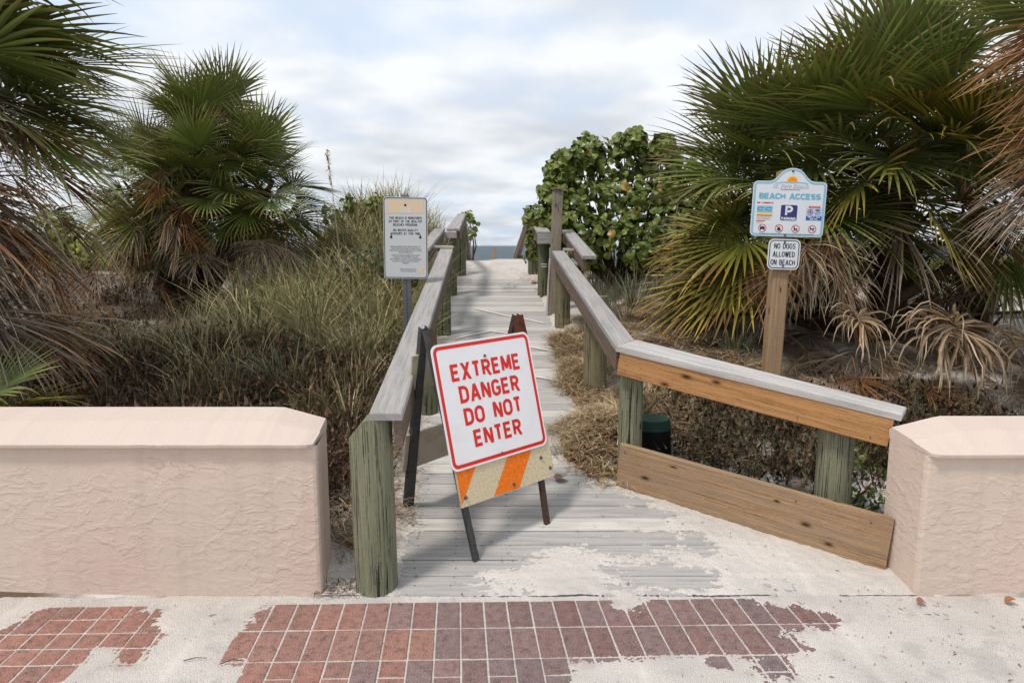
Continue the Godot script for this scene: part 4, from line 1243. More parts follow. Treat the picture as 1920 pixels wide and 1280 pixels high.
func barricade() -> void:
	var o := thing("barricade", "folding metal barricade with orange striped board standing across the boardwalk", "barricade")
	var FL := Vector3(-0.173, 0.038, -3.224); var FR := Vector3(0.199, 0.086, -3.566)
	var TL := Vector3(-0.425, 1.187, -3.375); var TR := Vector3(0.045, 1.217, -3.797)
	var BL := Vector3(-0.589, 0.113, -3.754); var BR := Vector3(-0.20, 0.17, -4.12)
	var ux := Vector3(0.493, 0.019, -0.4385).normalized()
	var dn := Vector3(0.121, -0.614, 0.0925)
	dn = (dn - ux * dn.dot(ux)).normalized()
	var fc := dn.cross(ux).normalized()
	if fc.z < 0: fc = -fc
	var fr := Transform3D(Basis(ux, -dn, fc), Vector3(-0.1045, 0.804, -3.532))
	var legs := [["leg", FL, TL, fc, M.dark_steel], ["leg", FR, TR - (TR - FR).normalized() * 0.02, fc, M.rust]]
	for l in legs:
		var mb := MB.new()
		strip_bar(mb, l[1], l[2], l[3], 0.032, 0.034, 0.02)
		part("leg", mb.mesh(), l[4], o)
	var bf := -((TL - BL).cross(TR - TL)).normalized()
	if bf.z < 0: bf = -bf
	for l in [[BL, TL + Vector3(-0.012, 0.0, -0.03), M.dark_steel], [BR, TR + Vector3(-0.01, -0.01, -0.035), M.rust]]:
		var mb := MB.new()
		strip_bar(mb, l[0], l[1], bf, 0.058, 0.040, 0.03)
		part("leg", mb.mesh(), l[2], o)
		# the white dots are holes with light behind and bolt heads
		for t in [0.08, 0.13, 0.17, 0.21, 0.27, 0.36, 0.66, 0.86]:
			bolt(o, l[0].lerp(l[1], t) + bf * 0.001, bf, 0.0045)
	for t in [0.05, 0.2, 0.36, 0.46]: bolt(o, FL.lerp(TL, t) + fc * 0.001, fc, 0.0035)
	for t in [0.05, 0.14, 0.22]: bolt(o, FR.lerp(TR, t) + fc * 0.001, fc, 0.0045)
	# the rusty top of the right hand legs
	var rt := MB.new()
	strip_bar(rt, TR + (FR - TR) * 0.12 + fc * 0.006, TR + fc * 0.006, fc, 0.068, 0.034, 0.045)
	part("hinge_bracket", rt.mesh(), M.rusty_top, o)
	rt = MB.new()
	strip_bar(rt, TL + (FL - TL) * 0.06 + Vector3(0.02, 0, -0.015), TL + Vector3(0.018, 0.0, -0.015), fc, 0.03, 0.026, 0.03)
	part("hinge_bracket", rt.mesh(), M.rust, o)
	# striped board under the sign: in the plane of the front legs
	var w := fr.affine_inverse()
	var c4 := []
	for p in [Vector3(-0.282, 0.51, -3.28), Vector3(0.195, 0.56, -3.705), Vector3(0.206, 0.315, -3.655), Vector3(-0.245, 0.305, -3.245)]:
		var q: Vector3 = w * p
		c4.append(Vector2(q.x, q.y))
	c4 = [Vector2(-0.322, -0.20), Vector2(0.331, -0.20), Vector2(0.331, -0.50), Vector2(-0.322, -0.50)]
	var zb := 0.0075
	var bm := MB.new()
	plate(bm, c4, 0.012, fr * Transform3D(Basis(), Vector3(0, 0, zb)))
	var board_part := part("striped_board", bm.mesh(), M.worn_white, o)
	var bl := PackedVector2Array([Vector2(-0.319, -0.203), Vector2(0.328, -0.203), Vector2(0.328, -0.497), Vector2(-0.319, -0.497)])
	for s in [-0.305, 0.085]:
		var band := PackedVector2Array([Vector2(s - 0.088 + 0.15, -0.15), Vector2(s + 0.088 + 0.15, -0.15), Vector2(s + 0.088 - 0.15, -0.55), Vector2(s - 0.088 - 0.15, -0.55)])
		for piece in Geometry2D.intersect_polygons(band, bl):
			if piece.size() < 3: continue
			var sm := MB.new()
			var ix := Geometry2D.triangulate_polygon(piece)
			for p in piece: sm.vert(fr * Vector3(p.x, p.y, zb + 0.0066), fr.basis.z)
			for k in range(0, ix.size(), 3): sm.tri(ix[k], ix[k + 1], ix[k + 2])
			part("orange_stripe", sm.mesh(), M.worn_orange, board_part)
	for p in [Vector2(-0.29, -0.455), Vector2(0.25, -0.38), Vector2(0.03, -0.47), Vector2(0.305, -0.45)]:
		bolt(board_part, fr * Vector3(p.x, p.y, zb + 0.006), fc, 0.011)
	# boards between the rear legs
	for t in [[0.22, 0.43], [0.68, 0.86]]:
		var mb := MB.new()
		var a := BL.lerp(TL, t[0]); var b := BL.lerp(TL, t[1]); var c := BR.lerp(TR, t[1]); var d := BR.lerp(TR, t[0])
		var out := (c - b).normalized() * 0.05
		var off := -bf * 0.028
		for z in [0.0, -0.012]:
			mb.quad(a - out + off + bf * z, b - out + off + bf * z, c + out + off + bf * z, d + out + off + bf * z, bf if z == 0.0 else -bf)
		mb.quad(b - out + off, c + out + off, c + out + off - bf * 0.012, b - out + off - bf * 0.012, Vector3.UP)
		mb.quad(a - out + off, b - out + off, b - out + off - bf * 0.012, a - out + off - bf * 0.012, Vector3.LEFT)
		mb.quad(a - out + off, d + out + off, d + out + off - bf * 0.012, a - out + off - bf * 0.012, Vector3.DOWN)
		part("rear_board", mb.mesh(), M.panel_back, o)
	# the sign bolted to it
	var g := thing("warning_sign", "white sign with red border reading EXTREME DANGER DO NOT ENTER, tilted", "sign")
	var W := 0.66; var H := 0.637
	var f2 := fr * Transform3D(Basis(), Vector3(-0.018, 0, 0.020))
	var pm := MB.new()
	plate(pm, rrect(W, H, 0.04), 0.004, f2)
	part("panel", pm.mesh(), M.white_sheet, g)
	pm = MB.new()
	ring(pm, rrect(W - 0.022, H - 0.022, 0.034), rrect(W - 0.058, H - 0.058, 0.018), 0.003, f2)
	part("border", pm.mesh(), M.red, g)
	var rows := [["EXTREME", 0.0, 0.125], ["DANGER", -0.002, 0.010], ["DO NOT", -0.004, -0.105], ["ENTER", 0.0, -0.222]]
	for r in rows:
		var full := text_width(r[0], 0.088, 0.29, 0.90)
		var x := -full / 2
		for word in r[0].split(" "):
			var ww := text_width(word, 0.088, 0.29, 0.90)
			pm = MB.new()
			lettering(pm, word, r[1] + x + ww / 2, r[2] - 0.004, 0.088, 0.0175, f2, 0.003, 0.29, 0.90)
			part("lettering", pm.mesh(), M.red, g)
			x += ww + (0.34 * 0.9 + 2 * 0.29) * 0.088
	bolt(g, f2 * Vector3(0.0, 0.225, 0.002), fc, 0.009)
	bolt(g, f2 * Vector3(0.0, -0.29, 0.002), fc, 0.006)

# ------------------------------------------------------------------ beach access sign on a wooden post, small sign below it
func access_sign() -> void:
	var roll := deg_to_rad(-1.7)
	var B := Basis(Vector3.UP, deg_to_rad(-4.0)) * Basis(Vector3(0, 0, 1), roll)
	var po := thing("sign_post", "square brown wooden post carrying the beach access sign", "post")
	var mb := MB.new()
	board(mb, Vector3(2.028, 0.25, -5.28), Vector3(2.122, 2.165, -5.40), 0.12, 0.12, Vector3(0, 0, 1), 0.008)
	part("post", mb.mesh(), M.tan, po)
	var fr := Transform3D(B, Vector3(2.099, 1.873, -5.272))
	var W := 0.543; var H := 0.412
	# outline with a raised hump at the top
	var shape := func(inset: float) -> Array:
		var w := W - 2 * inset; var h := H - 2 * inset
		var r := maxf(0.035 - inset, 0.012)
		var a := []
		a += arc(w / 2 - r, h / 2 - r, r, r, 0, 90, 6)
		var hump := [Vector2(0.165, 0), Vector2(0.135, 0.010), Vector2(0.108, 0.034), Vector2(0.082, 0.066), Vector2(0.052, 0.090), Vector2(0.018, 0.1), Vector2(-0.018, 0.1), Vector2(-0.052, 0.090), Vector2(-0.082, 0.066), Vector2(-0.108, 0.034), Vector2(-0.135, 0.010), Vector2(-0.165, 0)]
		for p in hump: a.append(Vector2(p.x * (1.0 - inset * 1.2) + 0.012, h / 2 + p.y * 0.98))
		a += arc(-w / 2 + r, h / 2 - r, r, r, 90, 180, 6)
		a += arc(-w / 2 + r, -h / 2 + r, r, r, 180, 270, 6)
		a += arc(w / 2 - r, -h / 2 + r, r, r, 270, 360, 6)
		return a
	var g := thing("beach_access_sign", "white sign with light blue border reading BEACH ACCESS on a wooden post", "sign")
	mb = MB.new(); plate(mb, shape.call(0.0), 0.005, fr); part("panel", mb.mesh(), M.access_white, g)
	mb = MB.new(); ring(mb, shape.call(0.006), shape.call(0.021), 0.0035, fr); part("border", mb.mesh(), M.light_blue, g)
	# sunrise
	mb = MB.new()
	var c := Vector2(0.012, 0.205)
	for k in 13:
		var a := deg_to_rad(k * 15.0)
		var l := 0.055 if k % 2 == 0 else 0.044
		var d := Vector2(cos(a), sin(a)); var s := d.orthogonal()
		mb.ftri(fr * Vector3(c.x + d.x * 0.03 + s.x * 0.007, c.y + d.y * 0.03 + s.y * 0.007, 0.0036), fr * Vector3(c.x + d.x * l, c.y + d.y * l, 0.0036), fr * Vector3(c.x + d.x * 0.03 - s.x * 0.007, c.y + d.y * 0.03 - s.y * 0.007, 0.0036))
	part("sun_rays", mb.mesh(), M.sun_yellow, g)
	mb = MB.new()
	plate(mb, arc(c.x, c.y, 0.034, 0.034, 0, 180, 12), 0.001, fr * Transform3D(Basis(), Vector3(0, 0, 0.0038)))
	part("sun_disc", mb.mesh(), M.sun_orange, g)
	mb = MB.new()
	ribbon(mb, [Vector2(-0.11, 0.192), Vector2(-0.05, 0.199), Vector2(0.012, 0.196), Vector2(0.07, 0.199), Vector2(0.13, 0.192)], 0.006, fr, 0.0045)
	part("wave_line", mb.mesh(), M.light_blue, g)
	var put := func(s: String, x: float, y: float, size: float, m: Material, serif := false, slant := 0.0) -> void:
		part("lettering", small_print(s, size, serif, slant), m, g, fr * Transform3D(Basis(), Vector3(x, y, 0.0038)))
	put.call("St. Pete Beach", 0.002, 0.168, 0.040, M.label_grey, true, 0.25)
	put.call("The Sunset Capital of Florida", 0.002, 0.145, 0.011, M.black)
	mb = MB.new(); lettering(mb, "BEACH ACCESS", 0.004, 0.072, 0.046, 0.0125, fr, 0.0036, 0.24, 1.12); part("lettering", mb.mesh(), mat(Color(0.45, 0.70, 0.80), 0.45, 0.4), g)
	# notice of the rip currents, at the left
	var frame := func(x0: float, x1: float, y0: float, y1: float, m: Material, z := 0.0032, called := "panel_print") -> void:
		var q := MB.new()
		q.quad(fr * Vector3(x0, y0, z), fr * Vector3(x1, y0, z), fr * Vector3(x1, y1, z), fr * Vector3(x0, y1, z), fr.basis.z)
		part(called, q.mesh(), m, g)
	frame.call(-0.235, -0.115, -0.118, 0.052, mat(Color(0.87, 0.87, 0.875), 0.4, 0.4))
	mb = MB.new(); lettering(mb, "RIP CURRENTS", -0.175, 0.036, 0.014, 0.0034, fr, 0.0038, 0.22, 1.05); part("lettering", mb.mesh(), M.sign_red, g)
	frame.call(-0.233, -0.117, -0.032, 0.022, M.light_blue, 0.0038)
	frame.call(-0.233, -0.117, -0.047, -0.032, M.sun_yellow, 0.0038)
	mb = MB.new()
	for e in [-1, 1]: ribbon(mb, arc(-0.175 + 0.03 * e, -0.002, 0.022, 0.012, 20, 330, 14), 0.004, fr, 0.0044)
	part("wave_drawing", mb.mesh(), M.blue, g)
	frame.call(-0.233, -0.117, -0.054, -0.047, M.sign_red, 0.0042)
	frame.call(-0.233, -0.168, -0.096, -0.090, M.sign_red, 0.0042)
	for k in 5: frame.call(-0.232, -0.120 - 0.008 * (k % 3), -0.062 - k * 0.0055, -0.060 - k * 0.0055, M.label_grey, 0.0042, "fine_print")
	for k in 2: frame.call(-0.232, -0.185, -0.103 - k * 0.006, -0.101 - k * 0.006, M.label_grey, 0.0042, "fine_print")
	# parking
	mb = MB.new(); plate(mb, rrect(0.122, 0.116, 0.012), 0.001, fr * Transform3D(Basis(), Vector3(0.006, -0.027, 0.0032))); part("parking_panel", mb.mesh(), M.navy, g)
	mb = MB.new(); lettering(mb, "P", 0.006, -0.053, 0.078, 0.016, fr, 0.0045, 0.2, 1.0); part("lettering", mb.mesh(), M.access_white, g)
	mb = MB.new(); lettering(mb, "PARKING", 0.006, -0.081, 0.021, 0.005, fr, 0.0045, 0.24, 1.0); part("lettering", mb.mesh(), M.access_white, g)
	# warning
	frame.call(0.133, 0.253, -0.082, 0.032, mat(Color(0.72, 0.78, 0.88), 0.4, 0.4))
	frame.call(0.137, 0.249, 0.010, 0.029, mat(Color(0.90, 0.88, 0.88), 0.4, 0.4), 0.0037)
	mb = MB.new(); lettering(mb, "WARNING!", 0.193, 0.012, 0.014, 0.0042, fr, 0.0042, 0.26, 1.15); part("lettering", mb.mesh(), M.sign_red, g)
	mb = MB.new(); lettering(mb, "NO", 0.218, -0.013, 0.018, 0.0045, fr, 0.0042, 0.26, 1.2); part("lettering", mb.mesh(), M.navy, g)
	put.call("LIFEGUARD", 0.218, -0.023, 0.009, M.navy); put.call("ON DUTY", 0.218, -0.034, 0.009, M.navy)
	mb = MB.new(); ribbon(mb, arc(0.164, -0.017, 0.019, 0.019, 0, 360, 18), 0.004, fr, 0.0042, true); part("ring", mb.mesh(), M.navy, g)
	mb = MB.new(); ribbon(mb, [Vector2(0.151, -0.017), Vector2(0.177, -0.017)], 0.007, fr, 0.0040); ribbon(mb, [Vector2(0.164, -0.030), Vector2(0.164, -0.004)], 0.007, fr, 0.0041); part("cross", mb.mesh(), M.sign_red, g)
	frame.call(0.136, 0.250, -0.079, -0.047, M.blue, 0.0037)
	mb = MB.new(); lettering(mb, "SWIM AT YOUR", 0.193, -0.060, 0.010, 0.0026, fr, 0.0042, 0.24, 1.0); part("lettering", mb.mesh(), M.access_white, g)
	mb = MB.new(); lettering(mb, "OWN RISK", 0.193, -0.075, 0.010, 0.0026, fr, 0.0042, 0.24, 1.0); part("lettering", mb.mesh(), M.access_white, g)
	# four forbidden things
	for k in 4:
		var x := -0.182 + k * 0.1235; var y := -0.146
		mb = MB.new()
		match k:
			0:
				plate(mb, [Vector2(x - 0.019, y - 0.008), Vector2(x + 0.019, y - 0.008), Vector2(x + 0.019, y + 0.003), Vector2(x + 0.011, y + 0.013), Vector2(x - 0.011, y + 0.013), Vector2(x - 0.019, y + 0.003)], 0.0004, fr * Transform3D(Basis(), Vector3(0, 0, 0.0034)))
				for e in [-1, 1]: ribbon(mb, [Vector2(x + 0.012 * e, y - 0.014), Vector2(x + 0.012 * e, y - 0.008)], 0.007, fr, 0.0037)
			1:
				plate(mb, [Vector2(x - 0.012, y - 0.016), Vector2(x + 0.012, y - 0.016), Vector2(x + 0.014, y - 0.004), Vector2(x + 0.006, y + 0.006), Vector2(x + 0.002, y + 0.018), Vector2(x - 0.007, y + 0.005), Vector2(x - 0.014, y - 0.002)], 0.0004, fr * Transform3D(Basis(), Vector3(0, 0, 0.0034)))
			2:
				plate(mb, [Vector2(x - 0.012, y - 0.016), Vector2(x - 0.003, y - 0.016), Vector2(x - 0.003, y + 0.004), Vector2(x - 0.006, y + 0.016), Vector2(x - 0.009, y + 0.016), Vector2(x - 0.012, y + 0.004)], 0.0004, fr * Transform3D(Basis(), Vector3(0, 0, 0.0034)))
				plate(mb, [Vector2(x + 0.003, y - 0.016), Vector2(x + 0.012, y - 0.016), Vector2(x + 0.013, y + 0.004), Vector2(x + 0.002, y + 0.004)], 0.0004, fr * Transform3D(Basis(), Vector3(0, 0, 0.0034)))
			3:
				plate(mb, [Vector2(x - 0.014, y - 0.002), Vector2(x + 0.012, y - 0.002), Vector2(x + 0.012, y + 0.006), Vector2(x - 0.008, y + 0.006), Vector2(x - 0.018, y + 0.011)], 0.0004, fr * Transform3D(Basis(), Vector3(0, 0, 0.0034)))
				for e in [-0.011, 0.009]: ribbon(mb, [Vector2(x + e - 0.003, y - 0.014), Vector2(x + e, y)], 0.004, fr, 0.0037)
				plate(mb, [Vector2(x + 0.009, y + 0.004), Vector2(x + 0.018, y + 0.004), Vector2(x + 0.016, y + 0.012), Vector2(x + 0.009, y + 0.011)], 0.0004, fr * Transform3D(Basis(), Vector3(0, 0, 0.0036)))
		part("pictogram", mb.mesh(), M.black, g)
		mb = MB.new()
		ribbon(mb, arc(x, y, 0.028, 0.028, 0, 360, 24), 0.0045, fr, 0.0040, true)
		ribbon(mb, [Vector2(x - 0.02, y + 0.02), Vector2(x + 0.02, y - 0.02)], 0.0045, fr, 0.0042)
		part("prohibition_ring", mb.mesh(), M.sign_red, g)
	put.call("Our beach is our treasure. Please throw your trash and litter in the trash can.", 0.0, -0.186, 0.0112, M.faded, true, 0.2)
	bolt(g, fr * Vector3(0.012, 0.282, 0.003), B.z, 0.010); bolt(g, fr * Vector3(-0.008, -0.195, 0.003), B.z, 0.010)
	# the small sign below
	var f2 := Transform3D(B, Vector3(2.080, 1.533, -5.262))
	var h := thing("dog_sign", "small white sign with black border reading NO DOGS ALLOWED ON BEACH", "sign")
	mb = MB.new(); plate(mb, rrect(0.240, 0.232, 0.042), 0.004, f2); part("panel", mb.mesh(), M.access_white, h)
	mb = MB.new(); ring(mb, rrect(0.222, 0.214, 0.036), rrect(0.210, 0.202, 0.030), 0.003, f2); part("border", mb.mesh(), M.black, h)
	var k2 := 0
	for s in ["NO DOGS", "ALLOWED", "ON BEACH"]:
		var room: float = [0.150, 0.154, 0.172][k2]
		var wd := 0.9 * (room - text_width(s, 0.040, 0.2, 0.0)) / (text_width(s, 0.040, 0.2, 0.9) - text_width(s, 0.040, 0.2, 0.0))
		mb = MB.new(); lettering(mb, s, 0.002 - k2 * 0.003, 0.042 - k2 * 0.062, 0.041, 0.0058, f2, 0.003, 0.2, wd)
		part("lettering", mb.mesh(), M.black, h)
		k2 += 1
	bolt(h, f2 * Vector3(0.0, 0.092, 0.003), B.z, 0.009); bolt(h, f2 * Vector3(0.0, -0.088, 0.003), B.z, 0.009)

# ------------------------------------------------------------------ water quality sign
func water_sign() -> void:
	var po := thing("channel_post", "grey perforated steel channel post holding the beach water sign", "post")
	var mb := MB.new()
	strip_bar(mb, Vector3(-0.905, 0.35, -5.875), Vector3(-0.905, 2.02, -5.875), Vector3(0, 0, 1), 0.07, 0.07, 0.025)
	part("channel", mb.mesh(), M.steel, po)
	mb = MB.new()
	for k in 34:
		var p := Vector3(-0.905, 0.5 + k * 0.025, -5.8745)
		tube(mb, [p, p + Vector3(0, 0, 0.0008)], 0.0055, 0.0055, 6)
	part("holes", mb.mesh(), M.box_dark, po).set_meta("kind", "stuff")
	var B := Basis(Vector3.UP, deg_to_rad(2.0)) * Basis(Vector3(0, 0, 1), deg_to_rad(-0.6))
	var fr := Transform3D(B, Vector3(-0.904, 1.662, -5.862))
	var g := thing("water_quality_sign", "tall faded white sign with small print about monitored beach water", "sign")
	mb = MB.new(); plate(mb, rrect(0.372, 0.684, 0.03), 0.004, fr); part("panel", mb.mesh(), M.grey_sheet, g)
	mb = MB.new(); ring(mb, rrect(0.362, 0.672, 0.026), rrect(0.350, 0.660, 0.021), 0.003, fr); part("border", mb.mesh(), M.black, g)
	mb = MB.new()
	mb.quad(fr * Vector3(-0.155, 0.205, 0.003), fr * Vector3(0.155, 0.212, 0.003), fr * Vector3(0.155, 0.318, 0.003), fr * Vector3(-0.155, 0.318, 0.003), B.z)
	part("sticker", mb.mesh(), M.beige, g)
	mb = MB.new()
	mb.quad(fr * Vector3(-0.045, 0.208, 0.0036), fr * Vector3(0.05, 0.208, 0.0036), fr * Vector3(0.05, 0.262, 0.0036), fr * Vector3(-0.045, 0.262, 0.0036), B.z)
	part("sticker_patch", mb.mesh(), mat(Color(0.84, 0.80, 0.76), 0.6, 0.3), g)
	var y := 0.158
	for s in ["THIS BEACH IS MONITORED", "AS PART OF THE HEALTHY", "BEACHES PROGRAM.", "", "NO WATER QUALITY", "ADVISORY AT THIS TIME."]:
		if s == "": y += 0.012
		else:
			mb = MB.new(); lettering(mb, s, 0.0, y, 0.021, 0.0034, fr, 0.003, 0.2, 0.82)
			part("lettering", mb.mesh(), M.faded, g)
		y -= 0.0285
	y = -0.072
	for s in ["WATER SAMPLES ARE TAKEN WEEKLY TO", "CHECK BACTERIA LEVELS. HIGH LEVELS", "INDICATE AN INCREASED RISK OF ILLNESS", "FROM SWIMMING.", "", "FOR FURTHER INFORMATION PLEASE", "CONTACT THE COUNTY HEALTH", "DEPARTMENT OR VISIT THE DEPARTMENT", "OF HEALTH BEACH WATER QUALITY", "WEBSITE."]:
		if s != "": part("lettering", small_print(s, 0.0145), M.faded, g, fr * Transform3D(Basis(), Vector3(0, y, 0.0025)))
		y -= 0.0165 if s != "" else 0.007
	part("lettering", small_print("BEACH WATER QUALITY", 0.013), M.faded, g, fr * Transform3D(Basis(), Vector3(0.02, -0.262, 0.0025)))
	part("lettering", small_print("HEALTH FLORIDA GOV", 0.013), M.faded, g, fr * Transform3D(Basis(), Vector3(0.02, -0.279, 0.0025)))
	mb = MB.new(); plate(mb, rrect(0.045, 0.05, 0.006), 0.001, fr * Transform3D(Basis(), Vector3(0.128, -0.27, 0.0025))); part("emblem", mb.mesh(), M.beige, g)
	for p in [Vector2(-0.122, 0.008), Vector2(0.124, 0.008), Vector2(0.0, 0.275)]:
		mb = MB.new()
		tube(mb, [fr * Vector3(p.x, p.y, 0.002), fr * Vector3(p.x, p.y, 0.006)], 0.011, 0.008, 8)
		if p.x != 0.0: ribbon(mb, [p, Vector2(p.x + 0.004, p.y + 0.012), Vector2(p.x - 0.004, p.y + 0.025)], 0.005, fr, 0.004)
		part("rusty_bolt", mb.mesh(), M.box_dark, g)

# ------------------------------------------------------------------ palms
func palms() -> void:
	# near left, its leaves hang into the picture
	var o := thing("fan_palm", "large fan palm with hanging brown leaves at the left edge of the photo", "palm", Vector3(-3.95, ground(-3.95, 4.8), -4.8))
	var c := Vector3(-4.08, 2.75, -4.75) - o.position
	trunk(o, [Vector3(0, -0.1, 0), c * 0.5, c + Vector3(0, -0.15, 0)], 0.14)
	crown(o, c, 24, 6, 1.15, [4, 2], 5)
	for k in 44:
		var f := k / 44.0
		put_frond(o, [4, 2, 4, 3][k % 4], c + Vector3(rng.randf_range(-0.15, 0.25), 0.05 - 1.7 * f + rng.randf_range(-0.1, 0.1), rng.randf_range(-0.45, 0.45)), rng.randf_range(-0.8, 0.55), lerpf(4, -46, f) + rng.randf_range(-9, 9), rng.randf_range(1.0, 1.2) * lerpf(1.0, 0.95, f))
	for k in 12:
		put_frond(o, 0, c + Vector3(rng.randf_range(-0.1, 0.15), 0.35 - 0.045 * k, rng.randf_range(-0.3, 0.3)), rng.randf_range(-0.7, 0.55), lerpf(46, -4, k / 12.0) + rng.randf_range(-7, 7), rng.randf_range(1.1, 1.25))
	# low young palm behind the left wall
	o = thing("young_palm", "low young palm with green leaves behind the left end of the stucco wall", "palm", Vector3(-3.45, ground(-3.45, 4.0), -4.0))
	for k in 7: put_frond(o, 1 if k > 4 else 0, Vector3(0, 0.15, 0), -0.2 + rng.randf_range(-0.9, 0.9), rng.randf_range(-5, 50), 0.62)
	# middle left
	o = thing("fan_palm", "round bushy fan palm with a skirt of dead leaves on the left dune", "palm", Vector3(-3.9, ground(-3.9, 8.1), -8.1))
	c = Vector3(-3.5, 2.78, -8.1) - o.position
	trunk(o, [Vector3(0.1, -0.1, 0), Vector3(0.05, 0.8, 0), c + Vector3(0, -0.1, 0)], 0.16)
	crown(o, c, 40, 4, 0.82, [2, 3, 4], -40)
	var c2 := Vector3(-2.92, 2.30, -8.0) - o.position
	trunk(o, [Vector3(0.15, 0.0, 0.05), Vector3(0.6, 0.7, 0.05), c2 + Vector3(0, -0.1, 0)], 0.13)
	crown(o, c2, 34, 7, 0.74, [2, 4, 2], -45)
	var c3 := Vector3(-4.15, 2.28, -8.0) - o.position
	trunk(o, [Vector3(-0.05, 0.0, 0.05), Vector3(-0.2, 0.7, 0.05), c3 + Vector3(0, -0.1, 0)], 0.13)
	crown(o, c3, 32, 7, 0.74, [3, 4, 2], -45)
	var c4 := Vector3(-3.45, 2.32, -7.6) - o.position
	trunk(o, [Vector3(0.05, 0.0, 0.2), Vector3(0.25, 0.7, 0.4), c4 + Vector3(0, -0.1, 0)], 0.12)
	crown(o, c4, 22, 0, 0.7, [2], -10)
	for k in 12: put_frond(o, [3, 2, 3, 4][k % 4], c4 + Vector3(-0.15 + 0.02 * k, 0.30 - 0.085 * k, 0.25), -1.57 + rng.randf_range(-0.8, 0.8), rng.randf_range(-70, -25), rng.randf_range(0.42, 0.58))
	for k in 9: put_frond(o, [4, 2][k % 2], c2 + Vector3(-0.3 + 0.09 * k, -0.25 - rng.randf() * 0.3, 0.35), -1.57 + rng.randf_range(-0.9, 0.9), rng.randf_range(-75, -35), rng.randf_range(0.45, 0.6))
	for k in 7: put_frond(o, [3, 2][k % 2], c3 + Vector3(-0.2 + 0.08 * k, -0.15 - rng.randf() * 0.4, 0.35), -1.57 + rng.randf_range(-0.9, 0.9), rng.randf_range(-75, -35), rng.randf_range(0.45, 0.6))
	for k in 10: put_frond(o, 0, Vector3(rng.randf_range(-0.7, 1.2), rng.randf_range(0.5, 1.2), rng.randf_range(-0.2, 0.4)), rng.randf() * TAU, rng.randf_range(-25, 25), rng.randf_range(0.6, 0.75))
	for k in 20: put_frond(o, [4, 2, 3][k % 3], Vector3(rng.randf_range(-0.7, 1.4), rng.randf_range(0.3, 1.1), rng.randf_range(0.1, 0.5)), rng.randf() * TAU, rng.randf_range(-60, -10), rng.randf_range(0.5, 0.7))
	# right group
	o = thing("fan_palm", "broad fan palm with yellowing leaves behind the beach access sign", "palm", Vector3(3.25, ground(3.25, 7.3), -7.3))
	c = Vector3(2.98, 2.22, -7.05) - o.position
	trunk(o, [Vector3(0, -0.1, 0), Vector3(-0.05, 0.6, 0.1), c + Vector3(0, -0.15, 0)], 0.17)
	crown(o, c, 34, 5, 1.18, [3, 2], -20)
	for k in 9: put_frond(o, 0, c + Vector3(-0.1, -0.05, 0.1), PI + rng.randf_range(-0.7, 0.7), rng.randf_range(-12, 62), rng.randf_range(1.15, 1.3))
	for k in 9: put_frond(o, 1, c + Vector3(-0.25, -0.30 - 0.07 * k, 0.35), PI + rng.randf_range(-0.3, 0.6), rng.randf_range(-18, 8), rng.randf_range(1.05, 1.25))
	for k in 12: put_frond(o, [2, 3, 2][k % 3], Vector3(2.66 + rng.randf_range(-0.12, 0.22), 2.02 - 0.04 * k, -6.15 + rng.randf_range(-0.1, 0.1)) - o.position, -1.57 + rng.randf_range(-1.3, 1.3), rng.randf_range(-72, -25), rng.randf_range(0.62, 0.8))
	for k in 8: put_frond(o, [2, 4][k % 2], Vector3(rng.randf_range(-1.0, 0.1), rng.randf_range(0.25, 0.6), rng.randf_range(-0.1, 0.5)), PI + rng.randf_range(-0.9, 1.2), rng.randf_range(-40, -5), rng.randf_range(0.6, 0.85))
	o = thing("fan_palm", "tall dark green fan palm at the upper right with leaves rising out of the photo", "palm", Vector3(3.75, ground(3.75, 6.9), -6.9))
	c = Vector3(3.55, 2.6, -6.6) - o.position
	trunk(o, [Vector3(0, -0.1, 0), Vector3(0.05, 0.8, 0.1), c + Vector3(0, -0.15, 0)], 0.17)
	crown(o, c, 38, 8, 1.22, [3, 2, 4], -24)
	for k in 9: put_frond(o, 1, c + Vector3(0.1, -0.15, 0.3), -1.57 + rng.randf_range(-1.0, 0.8), rng.randf_range(10, 40), 0.95)
	# leaning bare limbs and the dead leaves at its foot
	var lb := MB.new(); lb.col = Color(0.5, 0.5, 0.5)
	tube(lb, [Vector3(-0.45, 0.1, 0.5), Vector3(-0.1, 0.45, 0.45), Vector3(0.45, 0.75, 0.4), Vector3(0.9, 1.1, 0.3)], 0.07, 0.05, 8)
	tube(lb, [Vector3(-0.4, 0.1, 0.6), Vector3(0.1, 0.38, 0.55), Vector3(0.8, 0.55, 0.5)], 0.03, 0.02, 6)
	tube(lb, [Vector3(-0.3, 0.15, 0.5), Vector3(0.6, 0.3, 0.55), Vector3(1.7, 0.35, 0.5)], 0.018, 0.014, 6)
	tube(lb, [Vector3(-0.6, 0.22, 0.3), Vector3(-1.4, 0.3, 0.5), Vector3(-2.2, 0.28, 0.6)], 0.014, 0.011, 6)
	part("limbs", lb.mesh(), M.bark, o)
	for k in 14: put_frond(o, [2, 4, 2, 3][k % 4], Vector3(rng.randf_range(-1.4, 1.0), rng.randf_range(0.05, 0.5), rng.randf_range(0.4, 1.2)), rng.randf_range(-3.1, 0.4), rng.randf_range(-35, 5), rng.randf_range(0.6, 0.85))
